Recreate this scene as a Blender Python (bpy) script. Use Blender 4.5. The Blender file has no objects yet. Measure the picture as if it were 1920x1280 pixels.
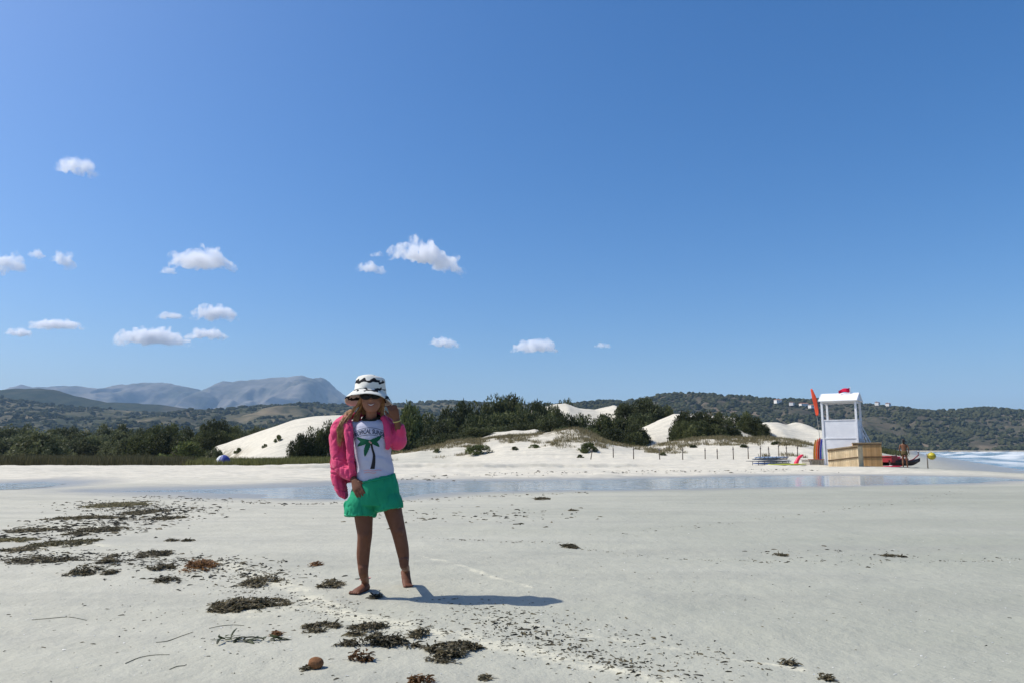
import bpy, bmesh, math, random
import numpy as np
from mathutils import Vector, Matrix, Quaternion
from mathutils.bvhtree import BVHTree

random.seed(7)
RNG = np.random.default_rng(11)
scn = bpy.context.scene
COL = scn.collection
R = math.radians

# ------------------------------------------------------------------ camera
CAM_H = 0.82
FPX = 1387.0                       # focal length in photograph pixels (1920 wide)
PITCH = math.atan(203.0 / FPX)     # camera tipped up, horizon at row 843
cam_d = bpy.data.cameras.new('camera')
cam = bpy.data.objects.new('camera', cam_d)
COL.objects.link(cam)
cam.location = (0, 0, CAM_H)
cam.rotation_euler = (math.pi / 2 + PITCH, 0, 0)
cam_d.sensor_width = 36.0
cam_d.lens = 36.0 * FPX / 1920.0
cam_d.clip_start = 0.05
cam_d.clip_end = 60000.0
scn.camera = cam

# ------------------------------------------------------------------ sky, sun, exposure
SUN_EL = R(50)
SUN_AZ = math.atan2(0.105, -0.994)                      # from the left, a little behind the girl
S = Vector((math.cos(SUN_EL) * math.cos(SUN_AZ), math.cos(SUN_EL) * math.sin(SUN_AZ), math.sin(SUN_EL)))
w = bpy.data.worlds.new('World')
scn.world = w
w.use_nodes = True
nt = w.node_tree
nt.nodes.clear()
sky = nt.nodes.new('ShaderNodeTexSky')
sky.sky_type = 'NISHITA'
sky.sun_disc = False
sky.sun_elevation = SUN_EL
sky.sun_rotation = math.pi / 2 - SUN_AZ
sky.altitude = 0
sky.air_density = 1.0
sky.dust_density = 2.0
sky.ozone_density = 6.0
bg = nt.nodes.new('ShaderNodeBackground')
bg.inputs['Strength'].default_value = 0.143
sat = nt.nodes.new('ShaderNodeHueSaturation')     # the phone's saturated blue, over the whole sky alike
sat.inputs['Hue'].default_value = 0.503
sat.inputs['Saturation'].default_value = 1.29
wo = nt.nodes.new('ShaderNodeOutputWorld')
nt.links.new(sky.outputs[0], sat.inputs['Color'])
nt.links.new(sat.outputs[0], bg.inputs[0])
nt.links.new(bg.outputs[0], wo.inputs[0])

sun_d = bpy.data.lights.new('sun', 'SUN')
sun_d.energy = 5.0
sun_d.angle = R(0.53)
sun_d.color = (1.0, 0.955, 0.87)
sun = bpy.data.objects.new('sun', sun_d)
COL.objects.link(sun)
sun.rotation_euler = S.to_track_quat('Z', 'Y').to_euler()
sun.location = S * 50

vs = scn.view_settings
vs.view_transform = 'Standard'
vs.look = 'None'
vs.exposure = 0.0
vs.gamma = 1.0
vs.use_curve_mapping = False
cy = scn.cycles
cy.max_bounces = 8
cy.diffuse_bounces = 3
cy.glossy_bounces = 3
cy.transmission_bounces = 4
cy.transparent_max_bounces = 24
cy.volume_bounces = 6
cy.volume_step_rate = 1.0
cy.volume_max_steps = 256
cy.use_denoising = True

# ------------------------------------------------------------------ helpers
def ray(px, py):
    cx = (px - 960.0) / FPX
    cyy = (640.0 - py) / FPX
    return Vector((cx, math.cos(PITCH) - cyy * math.sin(PITCH), math.sin(PITCH) + cyy * math.cos(PITCH)))

def at(px, py, Y):
    d = ray(px, py)
    t = Y / d.y
    return Vector((d.x * t, Y, CAM_H + d.z * t))

def on_flat(px, py, z=0.0):
    d = ray(px, py)
    t = (z - CAM_H) / d.z
    return Vector((d.x * t, d.y * t, z))

def hash2(ix, iy, seed):
    h = (ix.astype(np.int64) * 374761393 + iy.astype(np.int64) * 668265263 + seed * 974634777) & 0x7fffffff
    h = ((h ^ (h >> 13)) * 1274126177) & 0x7fffffff
    h = h ^ (h >> 16)
    return (h & 0xffff) / 65535.0

def vnoise(x, y, seed=0):
    ix = np.floor(x); iy = np.floor(y)
    fx = x - ix; fy = y - iy
    fx = fx * fx * fx * (fx * (fx * 6 - 15) + 10); fy = fy * fy * fy * (fy * (fy * 6 - 15) + 10)
    a = hash2(ix, iy, seed); b = hash2(ix + 1, iy, seed)
    c = hash2(ix, iy + 1, seed); d = hash2(ix + 1, iy + 1, seed)
    return (a + (b - a) * fx) * (1 - fy) + (c + (d - c) * fx) * fy

def fbm(x, y, octv=4, seed=0, gain=0.5):
    x = np.asarray(x, float); y = np.asarray(y, float)
    s = 0.0; a = 1.0; tot = 0.0
    ca, sa = math.cos(0.6), math.sin(0.6)
    for i in range(octv):
        s = s + a * (vnoise(x, y, seed + i * 17) - 0.5)
        tot += a; a *= gain
        x, y = (ca * x - sa * y) * 2.03 + 3.1, (sa * x + ca * y) * 2.03 + 7.7
    return s / tot * 2.0           # about -1..1

def noise3(p, scale, seed=0):
    x, y, z = p[:, 0] * scale[0], p[:, 1] * scale[1], p[:, 2] * scale[2]
    return (fbm(x + z * 0.37, y + z * 0.81, 3, seed) + fbm(y * 0.9 + 5 + x * .3, z, 3, seed + 5) + fbm(z + 9 - y * .2, x, 3, seed + 9)) / 1.8

def sstep(a, b, x):
    t = np.clip((x - a) / (b - a), 0, 1)
    return t * t * (3 - 2 * t)

def mesh_np(name, V, F, smooth=True):
    """V (n,3) array, F (m,k) array of equal-sized faces"""
    me = bpy.data.meshes.new(name)
    V = np.asarray(V, np.float32); F = np.asarray(F, np.int32)
    k = F.shape[1]
    me.vertices.add(len(V)); me.vertices.foreach_set('co', V.ravel())
    me.loops.add(F.size); me.loops.foreach_set('vertex_index', F.ravel())
    me.polygons.add(len(F))
    me.polygons.foreach_set('loop_start', np.arange(0, F.size, k, dtype=np.int32))
    me.polygons.foreach_set('loop_total', np.full(len(F), k, np.int32))
    me.polygons.foreach_set('use_smooth', np.full(len(F), smooth, bool))
    me.update(calc_edges=True)
    return me

def vattr(me, name, vals):
    a = me.attributes.new(name, 'FLOAT', 'POINT')
    a.data.foreach_set('value', np.asarray(vals, np.float32))

def fattr(me, name, vals):
    a = me.attributes.new(name, 'FLOAT', 'FACE')
    a.data.foreach_set('value', np.asarray(vals, np.float32))

def link(name, me, mat=None, parent=None, label=None, cat=None, group=None, kind=None):
    o = bpy.data.objects.new(name, me)
    COL.objects.link(o)
    if mat is not None and me is not None and len(me.materials) == 0:
        me.materials.append(mat)
    if parent is not None:
        o.parent = parent
        o.matrix_parent_inverse = Matrix.Identity(4)
    tag(o, label, cat, group, kind)
    return o

def tag(o, label=None, cat=None, group=None, kind=None):
    if label: o['label'] = label
    if cat: o['category'] = cat
    if group: o['group'] = group
    if kind: o['kind'] = kind
    return o

def empty(name, loc, rz=0.0, label=None, cat=None, group=None):
    o = bpy.data.objects.new(name, None)
    COL.objects.link(o)
    o.location = loc
    o.rotation_euler = (0, 0, rz)
    o.empty_display_size = 0.1
    return tag(o, label, cat, group)

class MB:
    """collects simple shapes; build() links them as one mesh object"""
    def __init__(self):
        self.v = []; self.f = []
    def add(self, vs_, fs_):
        n = len(self.v)
        self.v += [tuple(p) for p in vs_]
        self.f += [tuple(i + n for i in f) for f in fs_]
        return self
    def box(self, c, s, M=None):
        x, y, z = s[0] / 2, s[1] / 2, s[2] / 2
        P = [Vector((a * x, b * y, d * z)) for a in (-1, 1) for b in (-1, 1) for d in (-1, 1)]
        if M is not None: P = [M @ p for p in P]
        P = [p + Vector(c) for p in P]
        self.add(P, [(0, 1, 3, 2), (4, 6, 7, 5), (0, 4, 5, 1), (2, 3, 7, 6), (0, 2, 6, 4), (1, 5, 7, 3)])
        return self
    def tube(self, pts, rad, n=8, ref=None, cap=True):
        V, F = tube_arrays(pts, rad, n, ref, cap)
        return self.add(V, F)
    def mesh(self, name, smooth=False):
        me = bpy.data.meshes.new(name)
        me.from_pydata(self.v, [], self.f)
        me.polygons.foreach_set('use_smooth', [smooth] * len(me.polygons))
        me.update()
        return me
    def build(self, name, mat, parent=None, smooth=False, bevel=0.0, **kw):
        o = link(name, self.mesh(name, smooth), mat, parent, **kw)
        if bevel:
            m = o.modifiers.new('bevel', 'BEVEL'); m.width = bevel; m.segments = 2; m.limit_method = 'ANGLE'
        return o

def catmull(pts, k):
    if k <= 1: return [np.array(p, float) for p in pts]
    P = [np.array(p, float) for p in pts]
    P = [2 * P[0] - P[1]] + P + [2 * P[-1] - P[-2]]
    out = []
    for i in range(1, len(P) - 2):
        for j in range(k):
            t = j / k
            a, b, c, d = P[i - 1], P[i], P[i + 1], P[i + 2]
            out.append(0.5 * ((2 * b) + (-a + c) * t + (2 * a - 5 * b + 4 * c - d) * t * t + (-a + 3 * b - 3 * c + d) * t ** 3))
    out.append(P[-2])
    return out

def tube_arrays(pts, rad, n=12, ref=None, cap=True, sub=1):
    """tube along pts; rad = list of r or (ra, rb); ref = direction of the ra axis"""
    rr = [(r, r) if not hasattr(r, '__len__') else tuple(r) for r in rad]
    C = catmull([tuple(p) for p in pts], sub)
    Q = catmull([(a, b, 0) for a, b in rr], sub)
    C = [Vector(c) for c in C]
    V = []; F = []
    prev = Vector(ref) if ref is not None else None
    m = len(C)
    for i in range(m):
        t = (C[min(i + 1, m - 1)] - C[max(i - 1, 0)])
        t = t.normalized() if t.length > 1e-9 else Vector((0, 0, 1))
        if prev is None:
            prev = Vector((1, 0, 0)) if abs(t.x) < 0.8 else Vector((0, 1, 0))
        base = Vector(ref) if ref is not None else prev
        u = base - t * base.dot(t)
        if u.length < 1e-4: u = prev - t * prev.dot(t)
        u.normalize(); prev = u
        v = t.cross(u)
        a, b = max(Q[i][0], 1e-4), max(Q[i][1], 1e-4)
        for k in range(n):
            an = 2 * math.pi * k / n
            V.append(C[i] + u * (a * math.cos(an)) + v * (b * math.sin(an)))
    for i in range(m - 1):
        for k in range(n):
            k2 = (k + 1) % n
            F.append((i * n + k, i * n + k2, (i + 1) * n + k2, (i + 1) * n + k))
    if cap:
        V.append(C[0]); V.append(C[-1])
        a, b = len(V) - 2, len(V) - 1
        for k in range(n):
            k2 = (k + 1) % n
            F.append((a, k2, k)); F.append((b, (m - 1) * n + k, (m - 1) * n + k2))
    return V, F

def bake(o):
    dg = bpy.context.evaluated_depsgraph_get()
    dg.update()
    me = bpy.data.meshes.new_from_object(o.evaluated_get(dg))
    old = o.data
    o.modifiers.clear()
    o.data = me
    return o

def fuse(name, mb, voxel, smooth_it, mat, parent=None, **kw):
    """join overlapping closed shapes into one continuous skin"""
    o = link(name, mb.mesh(name, True), mat, parent, **kw)
    m = o.modifiers.new('remesh', 'REMESH'); m.mode = 'VOXEL'; m.voxel_size = voxel; m.use_smooth_shade = True
    if smooth_it:
        s = o.modifiers.new('smooth', 'SMOOTH'); s.factor = 0.5; s.iterations = smooth_it
    bake(o)
    o.data.polygons.foreach_set('use_smooth', [True] * len(o.data.polygons))
    return o

def displace(o, fn):
    me = o.data
    n = len(me.vertices)
    co = np.empty(n * 3, np.float32); me.vertices.foreach_get('co', co)
    nr = np.empty(n * 3, np.float32); me.vertices.foreach_get('normal', nr)
    co = co.reshape(-1, 3); nr = nr.reshape(-1, 3)
    co = co + nr * fn(co)[:, None]
    me.vertices.foreach_set('co', co.astype(np.float32).ravel()); me.update()

# ------------------------------------------------------------------ materials
MATS = {}
def mat(name, col, rough=0.8, spec=0.3, noise=None, bump=None, col2=None, metallic=0.0, sheen=0.0, attr=None, rand=0.0):
    """noise=(scale, detail) mixes col and col2; bump=(scale, strength, distance); rand = object-random value spread"""
    if name in MATS: return MATS[name]
    m = bpy.data.materials.new(name); m.use_nodes = True
    t = m.node_tree; b = t.nodes['Principled BSDF']
    b.inputs['Roughness'].default_value = rough
    b.inputs['Specular IOR Level'].default_value = spec
    b.inputs['Metallic'].default_value = metallic
    b.inputs['Sheen Weight'].default_value = sheen
    tc = t.nodes.new('ShaderNodeTexCoord')
    out = None
    if col2 is not None:
        if attr:
            f = t.nodes.new('ShaderNodeAttribute'); f.attribute_name = attr; fo = f.outputs['Fac']
        else:
            nz = t.nodes.new('ShaderNodeTexNoise'); nz.inputs['Scale'].default_value = noise[0]; nz.inputs['Detail'].default_value = noise[1]
            t.links.new(tc.outputs['Object'], nz.inputs['Vector'])
            rp = t.nodes.new('ShaderNodeMapRange'); rp.inputs[1].default_value = 0.32; rp.inputs[2].default_value = 0.68
            t.links.new(nz.outputs[0], rp.inputs[0]); fo = rp.outputs[0]
        mx = t.nodes.new('ShaderNodeMix'); mx.data_type = 'RGBA'
        mx.inputs[6].default_value = (*col, 1); mx.inputs[7].default_value = (*col2, 1)
        t.links.new(fo, mx.inputs[0]); out = mx.outputs[2]
    if rand:
        oi = t.nodes.new('ShaderNodeObjectInfo')
        mr = t.nodes.new('ShaderNodeMapRange'); mr.inputs[3].default_value = 1 - rand; mr.inputs[4].default_value = 1 + rand
        t.links.new(oi.outputs['Random'], mr.inputs[0])
        hs = t.nodes.new('ShaderNodeHueSaturation')
        hs.inputs['Color'].default_value = (*col, 1)
        t.links.new(mr.outputs[0], hs.inputs['Value'])
        if out: t.links.new(out, hs.inputs['Color'])
        out = hs.outputs[0]
    if out: t.links.new(out, b.inputs['Base Color'])
    else: b.inputs['Base Color'].default_value = (*col, 1)
    if bump:
        nb = t.nodes.new('ShaderNodeTexNoise'); nb.inputs['Scale'].default_value = bump[0]; nb.inputs['Detail'].default_value = 5
        t.links.new(tc.outputs['Object'], nb.inputs['Vector'])
        bp = t.nodes.new('ShaderNodeBump'); bp.inputs['Strength'].default_value = bump[1]; bp.inputs['Distance'].default_value = bump[2]
        t.links.new(nb.outputs[0], bp.inputs['Height']); t.links.new(bp.outputs[0], b.inputs['Normal'])
    MATS[name] = m
    return m
# ================================================================== TERRAIN
def prof(pairs, Y):
    """ridge line traced as (column, row) pairs -> arrays of world X and Z at distance Y"""
    P = [at(a, b, Y) for a, b in pairs]
    return np.array([p.x for p in P]), np.array([p.z for p in P])

POOL_PX = [(215, 920.5), (300, 918), (400, 916), (520, 912.5), (640, 906), (760, 902.5), (900, 901), (1050, 899), (1150, 899),
           (1300, 895), (1450, 892), (1600, 891), (1720, 892), (1830, 894), (1895, 899),
           (1830, 904), (1700, 907.5), (1500, 911), (1300, 914.5), (1150, 917), (1000, 920), (900, 922), (800, 926), (720, 932),
           (640, 934), (540, 933), (440, 930), (360, 926), (290, 923)]
CH_PX = [(-260, 920), (-80, 919), (20, 916), (70, 911.5), (100, 906.5), (118, 903.5), (80, 903), (30, 905.5), (-80, 908), (-260, 908)]
WATER_Z = -0.10
POOL = np.array([tuple(on_flat(a, b, WATER_Z))[:2] for a, b in POOL_PX])
CHAN = np.array([tuple(on_flat(a, b, WATER_Z))[:2] for a, b in CH_PX])

def poly_sd(P, X, Y):
    """signed distance to polygon, negative inside"""
    d = np.full(X.shape, 1e9); inside = np.zeros(X.shape, bool)
    n = len(P)
    for i in range(n):
        ax, ay = P[i]; bx, by = P[(i + 1) % n]
        ex, ey = bx - ax, by - ay
        t = np.clip(((X - ax) * ex + (Y - ay) * ey) / (ex * ex + ey * ey + 1e-12), 0, 1)
        d = np.minimum(d, np.hypot(X - ax - t * ex, Y - ay - t * ey))
        c = ((ay > Y) != (by > Y))
        with np.errstate(divide='ignore', invalid='ignore'):
            xi = ex * (Y - ay) / (ey if abs(ey) > 1e-12 else 1e-12) + ax
        inside ^= c & (X < xi)
    return np.where(inside, -d, d)

def line_d(P, X, Y):
    d = np.full(X.shape, 1e9)
    for i in range(len(P) - 1):
        ax, ay = P[i]; bx, by = P[i + 1]
        ex, ey = bx - ax, by - ay
        t = np.clip(((X - ax) * ex + (Y - ay) * ey) / (ex * ex + ey * ey + 1e-12), 0, 1)
        d = np.minimum(d, np.hypot(X - ax - t * ex, Y - ay - t * ey))
    return d

# coast line: land lies to the left of it
COAST = [(26.0, -200.0), (27.5, 0.0), (31.0, 44.0), (60.0, 100.0), (124.0, 225.0), (260.0, 480.0), (700.0, 900.0), (1500.0, 1250.0), (4000., 1500.)]
CO_X = np.array([c[0] for c in COAST]); CO_Y = np.array([c[1] for c in COAST])
SEA_Z = -0.50

R1 = prof([(640, 868), (690, 862), (730, 852), (770, 846), (800, 838), (860, 829), (920, 821), (1000, 816), (1045, 809), (1078, 806), (1105, 811),
           (1140, 829), (1180, 837), (1220, 836), (1260, 829), (1300, 824), (1350, 822), (1400, 824), (1440, 822), (1480, 832), (1520, 840), (1560, 846), (1620, 852)], 78)
R2 = prof([(840, 850), (880, 830), (915, 813), (960, 808), (985, 806), (1003, 803), (1025, 810), (1060, 826), (1100, 838), (1150, 828), (1202, 801), (1235, 787), (1263, 776),
           (1300, 778), (1340, 780), (1365, 792), (1405, 808), (1425, 801), (1440, 798), (1483, 808), (1522, 817), (1560, 833), (1620, 848)], 104)
R3 = prof([(700, 830), (760, 806), (850, 788), (950, 778), (1000, 768), (1035, 759), (1060, 756), (1085, 765), (1115, 768), (1150, 760), (1170, 765),
           (1210, 776), (1300, 782), (1400, 800), (1460, 818), (1540, 838)], 150)
R4 = prof([(385, 864), (397, 836), (440, 821), (500, 803), (560, 786), (600, 780.5), (640, 779), (695, 780), (718, 790), (738, 822), (752, 850), (770, 866)], 100)

def ridge(X, Y, rp, Y0, Lf, Lb, base):
    # crest follows the angular direction, so use X scaled to the ridge distance
    wob = 3.0 * fbm(X * 0.05, Y * 0 + Y0, 2, 3)
    zc = np.interp(X, rp[0], rp[1], left=-1.0, right=-1.0)
    d = Y - (Y0 + wob)
    if rp is R4: Lf = 4 + 22 * sstep(-41, -22, X)        # the left end of the big dune is short and steep
    s = np.where(d < 0, sstep(0, 1, 1 + d / Lf) ** 0.8, 1 - sstep(0, Lb, d))
    return base + np.maximum(zc - base, 0) * s

def terrain(X, Y):
    X = np.asarray(X, float); Y = np.asarray(Y, float)
    sd = np.minimum(poly_sd(POOL, X, Y), poly_sd(CHAN, X, Y))
    wobble = (0.35 * fbm(X * 0.7, Y * 0.25, 4, 21) + sstep(4, -3, X) * (0.22 + 1.3 * fbm(X * 0.35, Y * 0.55, 4, 24))) * sstep(8, 14, Y)
    sd = sd + wobble
    z = np.where(sd < 0, np.maximum(WATER_Z + sd * 0.045, WATER_Z - 0.09), WATER_Z + np.minimum(sd * 0.028, 0.10))
    # gentle swells of the beach
    near = sstep(40, 10, Y)
    z = z + 0.018 * fbm(X * 0.35, Y * 0.5, 3, 5) * sstep(0, 2, sd) + 0.016 * fbm(X * 1.6, Y * 2.2, 3, 8) * near * sstep(0, 1.2, sd) + 0.005 * fbm(X * 6, Y * 7, 3, 12) * sstep(9, 5, Y) * sstep(0, 1.2, sd)
    # left and far: the bar falls off to a damp flat with the old stream bed
    left = sstep(3.0, -6.0, X + (Y - 45) * 0.05)
    z = z - 0.42 * left * sstep(39, 54, Y)
    # low bank of the stream bed, a small step facing the camera
    bank = 37.5 + 1.2 * np.sin(X * 0.13) + 0.8 * fbm(X * 0.2, X * 0 + 2.0, 3, 4)
    step = sstep(0, 0.25, Y - bank) * sstep(-14, -9, X) * sstep(9.5, 5.5, X)
    pre = sstep(-3.5, 0, Y - bank) * sstep(0.05, 0, Y - bank) * sstep(-14, -9, X) * sstep(9.5, 5.5, X)
    z = z + 0.14 * step * sstep(16, 3, Y - bank) - 0.06 * pre
    # trampled, lumpy dry sand beyond the pool
    lump = sstep(19, 25, Y) * sstep(90, 60, Y)
    z = z + lump * sstep(0.3, 2.5, sd) * (0.055 * fbm(X * 1.5, Y * 0.9, 3, 31) + 0.03 * fbm(X * 0.5, Y * 0.3, 2, 33))
    # slow rise towards the dunes on the right
    z = z + 0.25 * sstep(50, 72, Y) * (1 - left)
    z = z + 0.16 * fbm(X * .5, Y * .4, 4, 37) * sstep(52, 60, Y) * sstep(80, 72, Y) * (1 - left)
    base = z
    rough = fbm(X * 0.09, Y * 0.09, 5, 41)
    hum = fbm(X * 0.35, Y * 0.35, 4, 43)
    zd = base
    for rp, Y0, Lf, Lb in ((R1, 78, 17, 15), (R2, 104, 16, 16), (R3, 150, 26, 60), (R4, 100, 26, 40)):
        zr = ridge(X, Y, rp, Y0, Lf, Lb, base)
        e = sstep(0.05, 1.2, zr - base)
        zr = zr + e * (0.26 * hum + 0.12 * rough) * np.where(rp is R4, 0.25, 1.0)
        zd = np.maximum(zd, zr)
    z = zd
    # hummocky low dunes far right, behind the tower
    hm = sstep(85, 110, Y) * sstep(260, 180, Y) * sstep(30, 45, X) * sstep(0, 25, np.interp(Y, CO_Y, CO_X) - X)
    z = z + hm * (1.6 + 1.5 * fbm(X * 0.16, Y * 0.10, 4, 51))
    # shore: slope down into the sea
    cs = np.interp(Y, CO_Y, CO_X) - X
    shore = sstep(15, -2, cs)
    z = z * (1 - shore) + shore * (SEA_Z - 0.02 + 0.06 * np.minimum(cs, 0))
    z = np.maximum(z, -3.0)
    far = sstep(230, 600, np.hypot(X, Y))
    z = z * (1 - far) + far * np.where(cs > 0, 0.3, -3.0)
    return z

def tz(X, Y):
    return float(terrain(np.array([X]), np.array([Y]))[0])

def ground_hit(px, py, y0=20.0, y1=200.0):
    """where the sight line through a pixel meets the terrain"""
    d = ray(px, py); Yq = np.arange(y0, y1, .25); t = Yq / d.y
    X = d.x * t; Z = CAM_H + d.z * t
    below = np.nonzero(terrain(X, Yq) >= Z)[0]
    i = below[0] if len(below) else len(Yq) - 1
    return float(X[i]), float(Yq[i])

# pale dry drift lines left by the last tide, in plan
def wl(pts): return np.array([tuple(on_flat(a, b))[:2] for a, b in pts])
PALE = [wl([(370, 1052), (430, 1062), (520, 1090), (585, 1120), (640, 1150), (700, 1166), (780, 1185), (900, 1207), (1000, 1221), (1100, 1243), (1200, 1268), (1300, 1296)]),
        wl([(440, 1150), (510, 1148), (580, 1135), (650, 1150), (760, 1172)]),
        wl([(760, 1040), (860, 1062), (950, 1092), (1020, 1112)]),
        wl([(900, 1160), (1000, 1178), (1090, 1195), (1180, 1203), (1300, 1218), (1400, 1238), (1500, 1255)]),
        wl([(60, 1030), (140, 1020), (220, 1026)]), wl([(120, 1000), (200, 988), (90, 985)])]
PALE_W = [0.060, 0.05, 0.014, 0.018, 0.06, 0.06]

def build_ground():
    r = [0.7]
    while r[-1] < 260: r.append(r[-1] * 1.0082)
    r = np.array(r)
    r = np.sort(np.concatenate([r, np.linspace(36, 40, 40)]))
    rf = [r[-1] * 1.05]
    while rf[-1] < 13000: rf.append(rf[-1] * 1.12)
    r = np.concatenate([r, rf])
    th = np.concatenate([np.linspace(-43, 43, 620), np.linspace(43, 317, 60)[1:-1]])
    th = np.radians(th)
    RR, TT = np.meshgrid(r, th, indexing='ij')
    X = RR * np.sin(TT); Y = RR * np.cos(TT)
    Z = terrain(X, Y)
    nr, nt_ = X.shape
    V = np.stack([X.ravel(), Y.ravel(), Z.ravel()], 1)
    idx = np.arange(nr * nt_).reshape(nr, nt_)
    a = idx[:-1, :]; b = idx[1:, :]
    a2 = np.roll(a, -1, 1); b2 = np.roll(b, -1, 1)
    F = np.stack([a.ravel(), a2.ravel(), b2.ravel(), b.ravel()], 1)
    # closing disc under the camera
    V = np.vstack([V, [[0, 0, float(Z[0].mean())]]])
    c = len(V) - 1
    i0 = idx[0]
    F2 = np.stack([np.full(nt_, c), np.roll(i0, -1), i0, i0], 1)
    me = mesh_np('beach_sand', V, F)
    bm = bmesh.new(); bm.from_mesh(me); bm.verts.ensure_lookup_table()
    for t in F2:
        try: bm.faces.new((bm.verts[int(t[0])], bm.verts[int(t[1])], bm.verts[int(t[2])]))
        except ValueError: pass
    bm.to_mesh(me); bm.free()
    x, y = V[:, 0], V[:, 1]
    sd = np.minimum(poly_sd(POOL, x, y), poly_sd(CHAN, x, y))
    cs = np.interp(y, CO_Y, CO_X) - x
    wet = np.maximum(sstep(2.4, 0.0, sd + 0.5 * fbm(x * .7, y * .25, 4, 21)), sstep(9, 2, cs))
    # the firm damp flat on the right is greyer than the loose sand beyond the pool
    damp = sstep(24, 17, y) * (0.55 + 0.45 * sstep(-6, 3, x - 0.15 * y))
    damp = np.maximum(damp, 0.75 * sstep(17, 8, cs))
    damp = np.maximum(damp, 0.5 * sstep(-2, -8, x) * sstep(44, 50, y) * sstep(90, 60, y))
    pale = np.zeros(len(x))
    for P, wd in zip(PALE, PALE_W):
        d = line_d(P, x, y) + 0.05 * fbm(x * 5, y * 5, 3, 61)
        pale = np.maximum(pale, sstep(wd * 1.7, wd * 0.3, d))
    scrub = sstep(6, 0, np.abs(y - 77)) * sstep(0.8, 2.0, V[:, 2])
    scrub = np.maximum(scrub, sstep(85, 95, y) * sstep(1.5, 0.2, V[:, 2]) * sstep(-15, -30, x))
    scrub = np.maximum(scrub, sstep(165, 190, y))
    vattr(me, 'wet', wet); vattr(me, 'damp', damp); vattr(me, 'pale', pale); vattr(me, 'scrub', scrub)
    return me

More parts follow.
